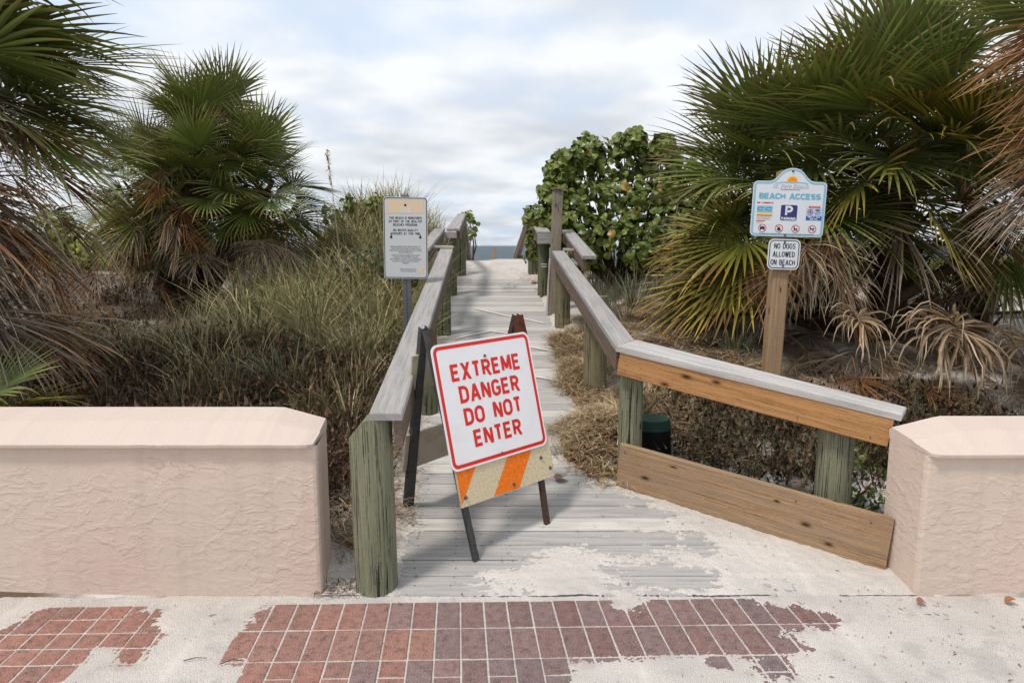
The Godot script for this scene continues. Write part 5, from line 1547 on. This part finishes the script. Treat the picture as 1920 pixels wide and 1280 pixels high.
	# two big dead leaves standing over the wall and rail
	for q in [[Vector3(3.44, 1.02, -5.75), -1.5, 0.92, 5], [Vector3(3.50, 0.98, -5.7), -1.9, 0.8, 5], [Vector3(2.84, 1.02, -5.8), -1.7, 0.62, 5], [Vector3(4.3, 0.8, -5.8), -1.8, 0.7, 5], [Vector3(2.86, 1.05, -5.75), -1.4, 0.6, 4, -62], [Vector3(2.80, 1.0, -5.75), -1.9, 0.6, 4, -68], [Vector3(2.95, 0.98, -5.7), -1.2, 0.58, 2, -60], [Vector3(2.74, 0.72, -5.45), -1.9, 0.6, 3], [Vector3(2.5, 0.66, -5.7), -2.5, 0.6, 3], [Vector3(3.0, 0.64, -5.3), -1.2, 0.56, 3], [Vector3(3.75, 0.85, -5.65), -0.9, 0.7, 2, -45], [Vector3(3.9, 0.75, -5.5), -0.5, 0.66, 4, -25]]:
		put_frond(o, q[3], q[0] - o.position, q[1], q[4] if q.size() > 4 else (14 if q[3] == 5 else -8), q[2])
	o = thing("fan_palm", "dark fan palm with fallen limbs behind the right wall at the far right", "palm", Vector3(5.0, ground(5.0, 7.4), -7.4))
	c = Vector3(4.75, 2.05, -7.1) - o.position
	trunk(o, [Vector3(0, -0.1, 0), Vector3(0.0, 0.6, 0.1), c + Vector3(0, -0.15, 0)], 0.17)
	crown(o, c, 24, 12, 1.1, [4, 2], -30)
	# near right, only the dead leaf ends reach into the picture
	o = thing("fan_palm", "fan palm of orange brown dead leaves leaning in at the right edge", "palm", Vector3(3.95, ground(3.95, 4.5), -4.5))
	c = Vector3(3.85, 2.5, -4.4) - o.position
	trunk(o, [Vector3(0, -0.1, 0), c * 0.5, c + Vector3(0, -0.15, 0)], 0.15)
	for k in 14: put_frond(o, 0, c + Vector3(0, 0.1, -0.1), k * 2.4, rng.randf_range(35, 85), rng.randf_range(0.9, 1.1))
	for q in [[0.40, 14, 3, 2.95], [0.46, 20, 3, 3.3], [0.34, 6, 3, 3.1], [0.42, 4, 3, 3.45], [0.30, 0, 3, 3.2], [0.52, 10, 3, 3.0], [0.55, 16, 3, 3.5], [0.38, -4, 3, 3.3], [0.48, 2, 3, 3.15], [0.05, 6, 3, 2.95], [-0.02, 0, 3, 3.25], [0.10, 10, 3, 3.4], [-0.06, -8, 3, 3.1], [-0.18, 4, 2, 3.0], [-0.26, 8, 4, 2.9], [-0.32, 0, 2, 3.2], [-0.30, 4, 4, 3.4], [-0.36, -6, 4, 3.1]] :
		put_frond(o, q[2], c + Vector3(-0.02, q[0], 0.1), q[3], q[1], rng.randf_range(0.74, 0.88))

func bushes() -> void:
	var lobes := []
	for q in [[0.85, 2.6, 9.5, 0.36], [1.25, 2.9, 9.6, 0.40], [1.7, 2.78, 9.6, 0.40], [0.66, 2.25, 9.3, 0.32], [1.1, 2.25, 9.2, 0.42], [1.6, 2.3, 9.2, 0.42], [2.05, 2.45, 9.5, 0.40], [2.4, 2.35, 9.6, 0.40], [0.85, 1.85, 9.2, 0.34], [1.35, 1.8, 9.1, 0.36], [1.8, 1.9, 9.1, 0.38], [2.25, 1.95, 9.3, 0.38], [1.3, 2.5, 10.0, 0.55], [1.9, 2.4, 10.1, 0.55], [2.6, 2.15, 9.8, 0.36], [1.0, 1.5, 9.2, 0.28], [1.7, 1.5, 9.0, 0.30], [2.1, 1.6, 9.1, 0.32], [2.5, 1.8, 9.3, 0.34], [2.75, 2.4, 9.8, 0.30], [2.35, 2.75, 9.8, 0.28], [0.62, 2.72, 9.5, 0.2], [0.56, 2.0, 9.3, 0.24], [0.80, 1.62, 9.5, 0.24], [1.05, 3.12, 9.6, 0.18], [1.55, 3.16, 9.7, 0.2], [1.9, 3.0, 9.7, 0.16], [0.7, 2.95, 9.6, 0.14]]:
		lobes.append([Vector3(q[0], q[1] - 0.12 * maxf(q[1] - 1.6, 0), -q[2]), q[3]])
	for k in 26:
		var a := rng.randf_range(-0.5, PI + 0.5)
		lobes.append([Vector3(1.6 + cos(a) * rng.randf_range(0.95, 1.3), 2.1 + sin(a) * rng.randf_range(0.75, 1.02), -9.5 + rng.randf_range(-0.3, 0.4)), rng.randf_range(0.08, 0.2)])
	var G := [lin(0.118, 0.155, 0.026), lin(0.165, 0.20, 0.042), lin(0.075, 0.11, 0.022), lin(0.34, 0.22, 0.05), lin(0.21, 0.26, 0.065)]
	leafy_bush("sea_grape_bush", "tall round leaved green bush right of the boardwalk behind the tall post", Vector3(1.45, ground(1.45, 9.5), -9.5), lobes, 5600, 0.80, G, 300)
	leafy_bush("sea_grape_sprig", "small leafy sprig growing through the far right handrail", Vector3(0.62, ground(0.62, 10.0), -10.0), [[Vector3(0.30, 1.62, -9.75), 0.15], [Vector3(0.27, 1.45, -9.7), 0.13], [Vector3(0.33, 1.75, -9.9), 0.12]], 70, 0.6, G, 70)
	leafy_bush("sea_grape_sprig", "small leafy sprig beside the far left handrail against the sea", Vector3(-0.86, ground(-0.86, 14.0), -14.0), [[Vector3(-0.80, 2.05, -14.0), 0.16], [Vector3(-0.82, 1.85, -14.0), 0.16], [Vector3(-0.88, 2.2, -14.0), 0.12]], 60, 0.8, G, 60)
	leafy_bush("sea_grape_sprig", "leafy sprigs above the grass left of the water sign", Vector3(-2.0, ground(-2.0, 9.0), -9.0), [[Vector3(-2.1, 2.12, -9.0), 0.14], [Vector3(-1.9, 2.08, -9.0), 0.14], [Vector3(-1.75, 2.15, -9.0), 0.12], [Vector3(-2.35, 2.0, -9.0), 0.16]], 110, 0.62, G, 110)
	leafy_bush("sea_grape_bush", "dark leafy undergrowth behind the water sign", Vector3(-1.45, ground(-1.45, 7.6), -7.6), [[Vector3(-1.5, 1.4, -7.5), 0.3], [Vector3(-1.2, 1.3, -7.5), 0.25], [Vector3(-1.8, 1.3, -7.6), 0.28]], 200, 0.45, [lin(0.06, 0.075, 0.025), lin(0.09, 0.09, 0.03), lin(0.12, 0.08, 0.04)], 120)
	var Y := [lin(0.15, 0.17, 0.03), lin(0.22, 0.22, 0.04), lin(0.10, 0.14, 0.03)]
	var spots := [[-7.6, 12.5, "yellow green shrub between the two left palms"], [-9.3, 14.0, "olive shrub far behind the left palms"], [-5.9, 14.0, "pale shrub behind the trunk of the round left palm"]]
	for s in spots:
		var b := Vector3(s[0], ground(s[0], s[1]), -s[1])
		var lb := []
		for k in 7: lb.append([b + Vector3(rng.randf_range(-0.8, 0.8), rng.randf_range(0.3, 1.0), rng.randf_range(-0.4, 0.4)), 0.4])
		leafy_bush("shrub", s[2], b, lb, 700, 0.8, Y, 0)
	# a low weed against the right wall's back, behind the slanted rail
	leafy_bush("weed", "small green weed between the slanted rail's post and the right wall", Vector3(1.95, ground(1.95, 3.75), -3.75), [[Vector3(1.92, 0.36, -3.72), 0.13], [Vector3(2.02, 0.50, -3.8), 0.12], [Vector3(1.85, 0.55, -3.8), 0.10], [Vector3(1.98, 0.22, -3.7), 0.12]], 90, 0.24, [lin(0.12, 0.17, 0.04), lin(0.07, 0.1, 0.03), lin(0.2, 0.2, 0.06)], 90)

func spread(n: int, x0: float, x1: float, d0: float, d1: float, keep: Callable, s0: float, s1: float, sink := 0.02) -> Array:
	var r := []
	var tries := 0
	while r.size() < n and tries < n * 8:
		tries += 1
		var x := rng.randf_range(x0, x1); var d := rng.randf_range(d0, d1)
		if not keep.call(x, d): continue
		r.append(Transform3D(Basis(Vector3.UP, rng.randf() * TAU).scaled(Vector3.ONE * rng.randf_range(s0, s1)), Vector3(x, ground(x, d) - sink, -d)))
	return r

func grasses() -> void:
	var olive := [Color(0.30, 0.28, 0.14), Color(0.23, 0.24, 0.12), Color(0.38, 0.34, 0.19), Color(0.20, 0.22, 0.125), Color(0.48, 0.40, 0.25), Color(0.27, 0.26, 0.14)]
	var tawny := [Color(0.28, 0.22, 0.12), Color(0.20, 0.15, 0.08), Color(0.12, 0.10, 0.05), Color(0.36, 0.28, 0.17), Color(0.12, 0.13, 0.06)]
	var bluish := [Color(0.17, 0.20, 0.135), Color(0.13, 0.16, 0.105), Color(0.20, 0.21, 0.13), Color(0.30, 0.25, 0.16)]
	var dune := func(x, d): return x < axis_x(d) - 0.85 - 0.25 * gn.get_noise_2d(x * 90, d * 90) and (d > 5.2 or x < -1.25) and x > -3.1 - 0.4 * gn.get_noise_2d(x * 70, d * 70) and gn.get_noise_2d(x * 160 + 90, d * 160) > -0.12
	for k in 3:
		var m := grass_clump(26, 0.10, 0.50 + 0.1 * k, 0.0095, olive, 0.9 + 0.2 * k, 0.36)
		scatter("dune_grass", m, M.grass, spread(300, -4.0, -0.85, 6.2, 12.5, dune, 0.5, 1.25), ["olive dune grass on the rise left of the boardwalk", "long dune grass blades mixed over the left rise", "arching dune grass tufts on the left rise"][k], "grass")
	var dry := func(x, d): return x < axis_x(d) - 0.85 and x > -3.2 and gn.get_noise_2d(x * 200 + 10, d * 200) > -0.05
	var md := grass_clump(22, 0.16, 0.6, 0.009, [Color(0.46, 0.38, 0.23), Color(0.36, 0.29, 0.17), Color(0.30, 0.27, 0.14)], 1.7, 0.42)
	scatter("dune_grass", md, M.grass, spread(170, -3.6, -0.85, 5.4, 11.5, dry, 0.6, 1.2), "bent straw coloured dead blades through the left dune grass", "grass")
	var low := func(x, d): return x < -1.1 and (x > -2.9 or d > 5.2)
	for k in 2:
		var m := grass_clump(26, 0.10, 0.46, 0.008, tawny if k == 0 else olive, 0.8, 0.32)
		scatter("dune_grass", m, M.grass, spread(60, -5.2, -1.0, 4.6, 6.6, low, 0.6, 1.1), ["tawny dry grass behind the left stucco wall", "darker grass behind the left stucco wall"][k], "grass")
	var right := func(x, d): return x > axis_x(d) + 1.0 and Vector2(x - 1.55, d - 6.2).length() > 0.75
	var m3 := grass_clump(28, 0.10, 0.5, 0.0085, bluish, 0.7, 0.3)
	scatter("dune_grass", m3, M.grass, spread(190, 0.9, 4.8, 7.2, 11.5, right, 0.7, 1.1), "grey green grass under the bush and palms on the right", "grass")
	var mead := func(_x, _d): return true
	var m4 := grass_clump(30, 0.22, 0.42, 0.008, [Color(0.22, 0.23, 0.09), Color(0.28, 0.27, 0.13), Color(0.16, 0.18, 0.07)], 0.6, 0.3)
	scatter("meadow_grass", m4, M.grass, spread(900, 3.2, 15.0, 9.5, 20.0, mead, 0.7, 1.2), "pale green meadow far behind the right palms", "grass")
	scatter("meadow_grass", m4, M.grass, spread(800, -15.0, -4.0, 10.5, 20.0, mead, 0.5, 1.0), "yellow green meadow far behind the left palms", "grass")
	# tufts that stand out one by one
	var spots := [[-1.35, 6.0, 0.62, "thick arching grass tuft just left of the water sign's post", olive], [-1.95, 6.5, 0.7, "large grass tuft in the middle of the left rise", olive], [-2.6, 5.6, 0.6, "grass tuft before the round palm on the left", olive], [-1.75, 5.2, 0.5, "grey green grass tuft nearest the left handrail", bluish], [1.45, 8.0, 0.66, "grass tuft under the round leaved bush", bluish], [1.85, 7.0, 0.58, "blue green grass tuft left of the yellow palm leaves", bluish], [2.05, 6.2, 0.42, "small bristly grass tuft below the yellow palm leaves", bluish]]
	for s in spots:
		var cl := solo("grass_tuft", grass_clump(100, 0.13, s[2], 0.009, s[4], 0.85, 0.34), M.grass, s[3], "grass")
		cl.position = Vector3(s[0], ground(s[0], s[1]) - 0.02, -s[1])
	# a tall seed stalk against the sky
	var o := thing("sea_oat_stalk", "tall thin sea oat stalk with a seed head standing above the left grass", "grass", Vector3(-1.62, ground(-1.62, 6.6), -6.6))
	var mb := MB.new(); mb.col = Color(0.36, 0.29, 0.17)
	tube(mb, [Vector3(0, 0, 0), Vector3(-0.03, 0.7, 0), Vector3(-0.08, 1.35, 0), Vector3(-0.12, 1.75, 0)], 0.005, 0.003, 5)
	part("stem", mb.mesh(), M.dead, o)
	mb = MB.new()
	for k in 60:
		var t := rng.randf()
		blade(mb, Vector3(-0.10 - 0.025 * t, 1.42 + 0.34 * t, 0), Vector3(rng.randf_range(-0.3, 0.9), rng.randf_range(-0.6, 0.6), rng.randf_range(-0.6, 0.6)).normalized(), 0.045, 0.014, 0.3, Color(0.42, 0.32, 0.19), Color(0.36, 0.27, 0.15), 2)
	part("seed_head", mb.mesh(false), M.dead, o)
	o = thing("sea_oat_stalk", "thin pale stalk rising in front of the round leaved bush", "grass", Vector3(1.92, ground(1.92, 8.3), -8.3))
	mb = MB.new(); mb.col = Color(0.34, 0.33, 0.2)
	tube(mb, [Vector3(0, 0, 0), Vector3(0.03, 0.9, 0), Vector3(0.12, 1.5, 0)], 0.006, 0.004, 5)
	part("stem", mb.mesh(), M.dead, o)
	mb = MB.new(); blade(mb, Vector3(0.11, 1.42, 0), Vector3(0.2, 1, 0).normalized(), 0.22, 0.04, 0.05, Color(0.2, 0.24, 0.09), Color(0.25, 0.27, 0.1), 4)
	part("seed_head", mb.mesh(false), M.grass, o)

func litter() -> void:
	var straw := [Color(0.44, 0.32, 0.18), Color(0.34, 0.23, 0.12), Color(0.54, 0.42, 0.26), Color(0.26, 0.16, 0.09), Color(0.56, 0.47, 0.33)]
	var grey := [Color(0.30, 0.25, 0.20), Color(0.20, 0.15, 0.11), Color(0.38, 0.32, 0.26), Color(0.12, 0.085, 0.06)]
	var dark := [Color(0.05, 0.034, 0.024), Color(0.035, 0.026, 0.02), Color(0.085, 0.05, 0.032), Color(0.11, 0.075, 0.05)]
	# the mound of dry grass between the slanted rail and the boards
	var hump := func(x: float, d: float) -> float:
		var h := 0.23 * exp(-pow((x - 0.63) / 0.20, 2) - pow((d - 4.58) / 0.34, 2)) + 0.13 * exp(-pow((x - 1.0) / 0.25, 2) - pow((d - 5.0) / 0.36, 2)) + 0.10 * exp(-pow((x - 0.62) / 0.16, 2) - pow((d - 5.9) / 0.6, 2)) + 0.08 * exp(-pow((x - 0.58) / 0.16, 2) - pow((d - 7.0) / 0.5, 2))
		return maxf(ramp(d), ground(x, d)) + h - 0.028 + 0.02 * gn.get_noise_2d(x * 700, d * 700)
	var hc := func(x: float, d: float) -> Color: return Color(0.40, 0.29, 0.19) * (0.85 + gn.get_noise_2d(x * 500, d * 500))
	var o := thing("straw_heap", "heap of dry tan grass washed against the corner post of the rails", "straw")
	part("mound", grid_mesh(steps(0.30, 1.35, 0.03), steps(4.02, 7.6, 0.04), hump, hc), M.sand, o).set_meta("kind", "stuff")
	for v in 3:
		var xs := []
		var m := straw_patch(30, 0.10, 0.16, 0.006, straw, 0.2, 0.05)
		while xs.size() < 190:
			var x := rng.randf_range(0.30, 1.3); var d := rng.randf_range(4.05, 7.5)
			var h: float = hump.call(x, d)
			var over: float = h + 0.028 - maxf(ramp(d), ground(x, d))
			if over < rng.randf_range(0.012, 0.075) or Vector2(x - 0.93, d - 4.42).length() < 0.2: continue
			xs.append(Transform3D(Basis(Vector3.UP, rng.randf() * TAU).rotated(Vector3(0, 0, 1), rng.randf_range(-0.35, 0.35)), Vector3(x, h, -d)))
		scatter("straw", m, M.dead, xs, "", "", [], o)
	# dry stalks on the slopes
	var m1 := straw_patch(40, 0.16, 0.26, 0.006, straw, 0.10, 0.04)
	scatter("dry_straw", m1, M.dead, spread(260, 0.75, 2.4, 5.2, 8.0, func(x, d): return x > axis_x(d) + 0.72, 0.7, 1.2, 0.0), "tan straw strewn on the slope right of the handrail", "straw")
	m1 = straw_patch(36, 0.2, 0.3, 0.009, grey, 0.10, 0.05)
	scatter("dry_straw", m1, M.dead, spread(240, -5.0, -1.2, 4.8, 7.6, func(x, d): return gn.get_noise_2d(x * 120, d * 120) > -0.12, 0.7, 1.3, 0.0), "grey dead leaf litter under the left palms", "litter")
	m1 = straw_patch(40, 0.16, 0.22, 0.005, straw + grey, 0.2, 0.06)
	scatter("dry_straw", m1, M.dead, spread(130, -1.7, -0.68, 3.35, 5.6, func(x, d): return x < axis_x(d) - 0.72, 0.7, 1.2, 0.0), "dry stalks between the left wall and the handrail", "straw")
	scatter("dry_straw", m1, M.dead, spread(220, 1.0, 4.6, 4.2, 6.8, func(x, d): return plank_side(x, d) > 0.35, 0.7, 1.4, 0.0), "dead stalks and leaf litter under the right palms", "litter")
	# dark dead undergrowth
	for k in 2:
		var b := brush_mesh(24, 0.26, dark if k == 0 else dark + [Color(0.16, 0.10, 0.065), Color(0.20, 0.12, 0.075)], 0.35)
		scatter("dead_undergrowth", b, M.twig, spread(380, -5.0, -0.95, 3.5, 6.2, func(x, d): return x < axis_x(d) - 0.95, 0.7, 1.25), ["black brown dead undergrowth behind the left wall", "brown twiggy undergrowth behind the left wall"][k], "undergrowth")
		b = brush_mesh(24, 0.26, dark + ([Color(0.13, 0.10, 0.06)] if k == 0 else [Color(0.10, 0.11, 0.05)]), 0.4)
		scatter("dead_undergrowth", b, M.twig, spread(110, 1.0, 3.6, 3.9, 5.3, func(x, d): return plank_side(x, d) > 0.5 + 0.3 * gn.get_noise_2d(x * 200, d * 200) and Vector2(x - 0.88, d - 4.5).length() > 0.3, 0.6, 1.1), ["dark dead undergrowth behind the slanted rail", "brown and green undergrowth behind the slanted rail"][k], "undergrowth")
	var bl := brush_mesh(22, 0.3, dark + [Color(0.16, 0.11, 0.07), Color(0.12, 0.12, 0.05)], 0.4)
	scatter("dead_undergrowth", bl, M.twig, spread(200, -6.5, -2.7, 5.4, 9.8, func(x, d): return x < -3.0 or d < 6.4, 0.6, 1.2), "dark undergrowth under the two left palms", "undergrowth")
	var g := brush_mesh(18, 0.14, [Color(0.09, 0.13, 0.04), Color(0.06, 0.09, 0.03)], 0.9)
	scatter("ground_cover", g, M.grass, spread(60, 1.9, 4.5, 3.4, 5.2, func(x, d): return gn.get_noise_2d(x * 150 + 40, d * 150) > 0.02 and x + d > 5.4, 0.6, 1.1), "low green plants behind the right wall", "plants")
	scatter("ground_cover", g, M.grass, spread(26, -2.0, -1.2, 4.9, 5.6, func(_x, _d): return true, 0.7, 1.2), "low green plants below the left grass", "plants")
	# irrigation box behind the slanted plank
	var bx := thing("utility_box", "dark round utility box with green lid behind the corner post", "box", Vector3(0.93, ground(0.93, 4.42), -4.42))
	var mb := MB.new()
	tube(mb, [Vector3(0, -0.05, 0), Vector3(0, 0.19, 0)], 0.135, 0.125, 20)
	part("box_body", mb.mesh(), M.box_dark, bx)
	mb = MB.new()
	tube(mb, [Vector3(0, 0.19, 0), Vector3(0, 0.215, 0), Vector3(0, 0.245, 0), Vector3(0, 0.255, 0)], 0.132, 0.115, 20)
	part("lid", mb.mesh(), M.box_green, bx)
	# white cords lying across the boards
	var cords := [[Vector2(-0.474, 8.638), Vector2(-0.1, 8.30), Vector2(0.373, 7.914), "white cord lying across the boards near the far posts"], [Vector2(-0.60, 7.25), Vector2(-0.238, 7.561), Vector2(0.05, 7.42), "white cord bent above the top of the danger sign"], [Vector2(0.02, 7.02), Vector2(0.30, 6.86), Vector2(0.60, 6.66), "white cord right of the barricade's rusty top"], [Vector2(-0.05, 6.16), Vector2(0.22, 6.0), Vector2(0.56, 5.80), "lowest white cord lying right of the danger sign"]]
	for c in cords:
		mb = MB.new()
		var pts := []
		for k in 13:
			var t := k / 12.0
			var q: Vector2 = c[0].lerp(c[1], t * 2) if t < 0.5 else c[1].lerp(c[2], t * 2 - 1)
			q += Vector2(rng.randf_range(-0.006, 0.006), rng.randf_range(-0.006, 0.006))
			pts.append(Vector3(q.x, ramp(q.y) + 0.011, -q.y))
		tube(mb, pts, 0.009, 0.0075, 6)
		solo("cord", mb.mesh(), M.cord, c[3], "cord")
	# clumps of grass caught on the boards
	for c in [[-0.02, 9.9, 0.20, "small nest of dry grass lying on the upper boards"], [-0.62, 10.2, 0.24, "thin dry grass against the left posts on the upper boards"], [0.33, 10.6, 0.26, "brown straw against the far right posts"], [-0.60, 3.62, 0.09, "tuft of dry grass by the barricade's rear left foot"], [-0.71, 6.9, 0.12, "dry straw at the foot of the left handrail's second post"]]:
		var cm := MB.new()
		var s := solo("straw_tuft", straw_patch(90, c[2], c[2] * 0.9, 0.004, straw + dark.slice(2), 0.16, 0.06), M.dead, c[3], "straw")
		s.position = Vector3(c[0], ramp(c[1]) + 0.012, -c[1])
	# fallen leaves, the larger ones one by one
	var big := [[-0.83, 3.95, 0.10, "orange fallen leaf between the left wall and the green post", Color(0.34, 0.09, 0.03)], [-0.80, 3.32, 0.07, "brown fallen leaf low between the left wall and the green post", Color(0.20, 0.085, 0.04)], [1.22, 6.55, 0.12, "orange brown fallen leaf on the slope right of the handrail", Color(0.42, 0.17, 0.055)], [1.10, 6.9, 0.12, "dark brown curled leaf behind the right handrail", Color(0.16, 0.085, 0.05)], [1.52, 6.0, 0.10, "dull orange fallen leaf above the slanted rail's corner", Color(0.36, 0.13, 0.04)], [-1.5, 4.05, 0.10, "brown fallen leaf in the dark growth above the left wall", Color(0.2, 0.08, 0.035)], [0.30, 4.10, 0.07, "reddish brown leaf beside the straw heap on the boards", Color(0.18, 0.09, 0.07)], [0.31, 10.3, 0.10, "orange leaf at the foot of the far right posts", Color(0.45, 0.2, 0.07)], [2.10, 3.85, 0.05, "small red leaf behind the right wall's end", Color(0.30, 0.06, 0.03)], [1.85, 2.86, 0.035, "small pink brown leaf at the right wall's corner", Color(0.30, 0.13, 0.10)], [2.22, 2.88, 0.04, "orange brown leaf at the foot of the right wall", Color(0.34, 0.16, 0.08)], [2.55, 2.66, 0.035, "red leaf on the sand at the far right", Color(0.36, 0.10, 0.07)]]
	for b in big:
		var l := solo("fallen_leaf", round_leaf(int(b[1] * 10)), vmat(0.7, 0.25), b[3], "leaf")
		l.material_override.albedo_color = Color(b[4]).linear_to_srgb()
		var y := maxf(ground(b[0], b[1]), ramp(b[1])) + 0.02
		l.transform = Transform3D((Basis(Vector3.UP, rng.randf() * TAU) * Basis(Vector3(1, 0, 0), -1.42 + rng.randf_range(-0.3, 0.3))).scaled(Vector3.ONE * b[2] / 0.07 * 0.62), Vector3(b[0], y, -b[1]))
	var dm := straw_patch(60, 0.09, 0.05, 0.004, straw + dark, 0.1, 0.012)
	var dx := []
	for k in 16:
		var q := Vector2(-0.76 + rng.randf_range(-0.10, 0.07), 3.0 + rng.randf_range(-0.02, 0.75))
		dx.append(Transform3D(Basis(Vector3.UP, rng.randf() * TAU).scaled(Vector3.ONE * rng.randf_range(0.5, 1.1)), Vector3(q.x, maxf(ground(q.x, q.y), ramp(q.y)) + 0.005, -q.y)))
	scatter("dry_straw", dm, M.dead, dx, "brown crumbs and chips round the foot of the green end post", "litter")
	var crumbs := MB.new()
	for k in 620:
		var x := rng.randf_range(-2.4, 2.7); var d := rng.randf_range(2.2, 3.9)
		if k > 380: x = rng.randf_range(1.0, 2.7); d = rng.randf_range(2.2, 3.1)
		if d > 2.93 and (x < -0.5 or plank_side(x, d) > -0.08 or x > 1.8): continue
		var a := rng.randf() * TAU
		var tint: Color = [Color(0.10, 0.07, 0.05), Color(0.22, 0.13, 0.08), Color(0.05, 0.04, 0.03)][k % 3]
		var y := ramp(d) + 0.008
		blade(crumbs, Vector3(x, y, -d), Vector3(cos(a), 0.08, sin(a)), 0.004 + 0.03 * pow(rng.randf(), 3.0), rng.randf_range(0.002, 0.007), 0.12, tint, tint, 2)
	solo("plant_crumbs", crumbs.mesh(false), M.twig, "dark crumbs of leaves and twigs scattered over the sand", "litter", "", "stuff")
	for t in [[-1.12, 2.42, 0.4, "curved dark twig on the sand left of the main bricks"], [-1.27, 2.44, 0.05, "thin straight twig on the sand between the brick patches"], [1.12, 2.62, 0.35, "pale twig at the right end of the bricks"]]:
		mb = MB.new(); mb.col = Color(0.08, 0.06, 0.05)
		var p0 := Vector3(t[0], 0.012, -t[1])
		tube(mb, [p0, p0 + Vector3(0.04, 0.004, -0.012 - 0.03 * t[2]), p0 + Vector3(0.085, 0.002, -0.014)], 0.0022, 0.0012, 5)
		solo("twig", mb.mesh(), M.twig, t[3], "twig")
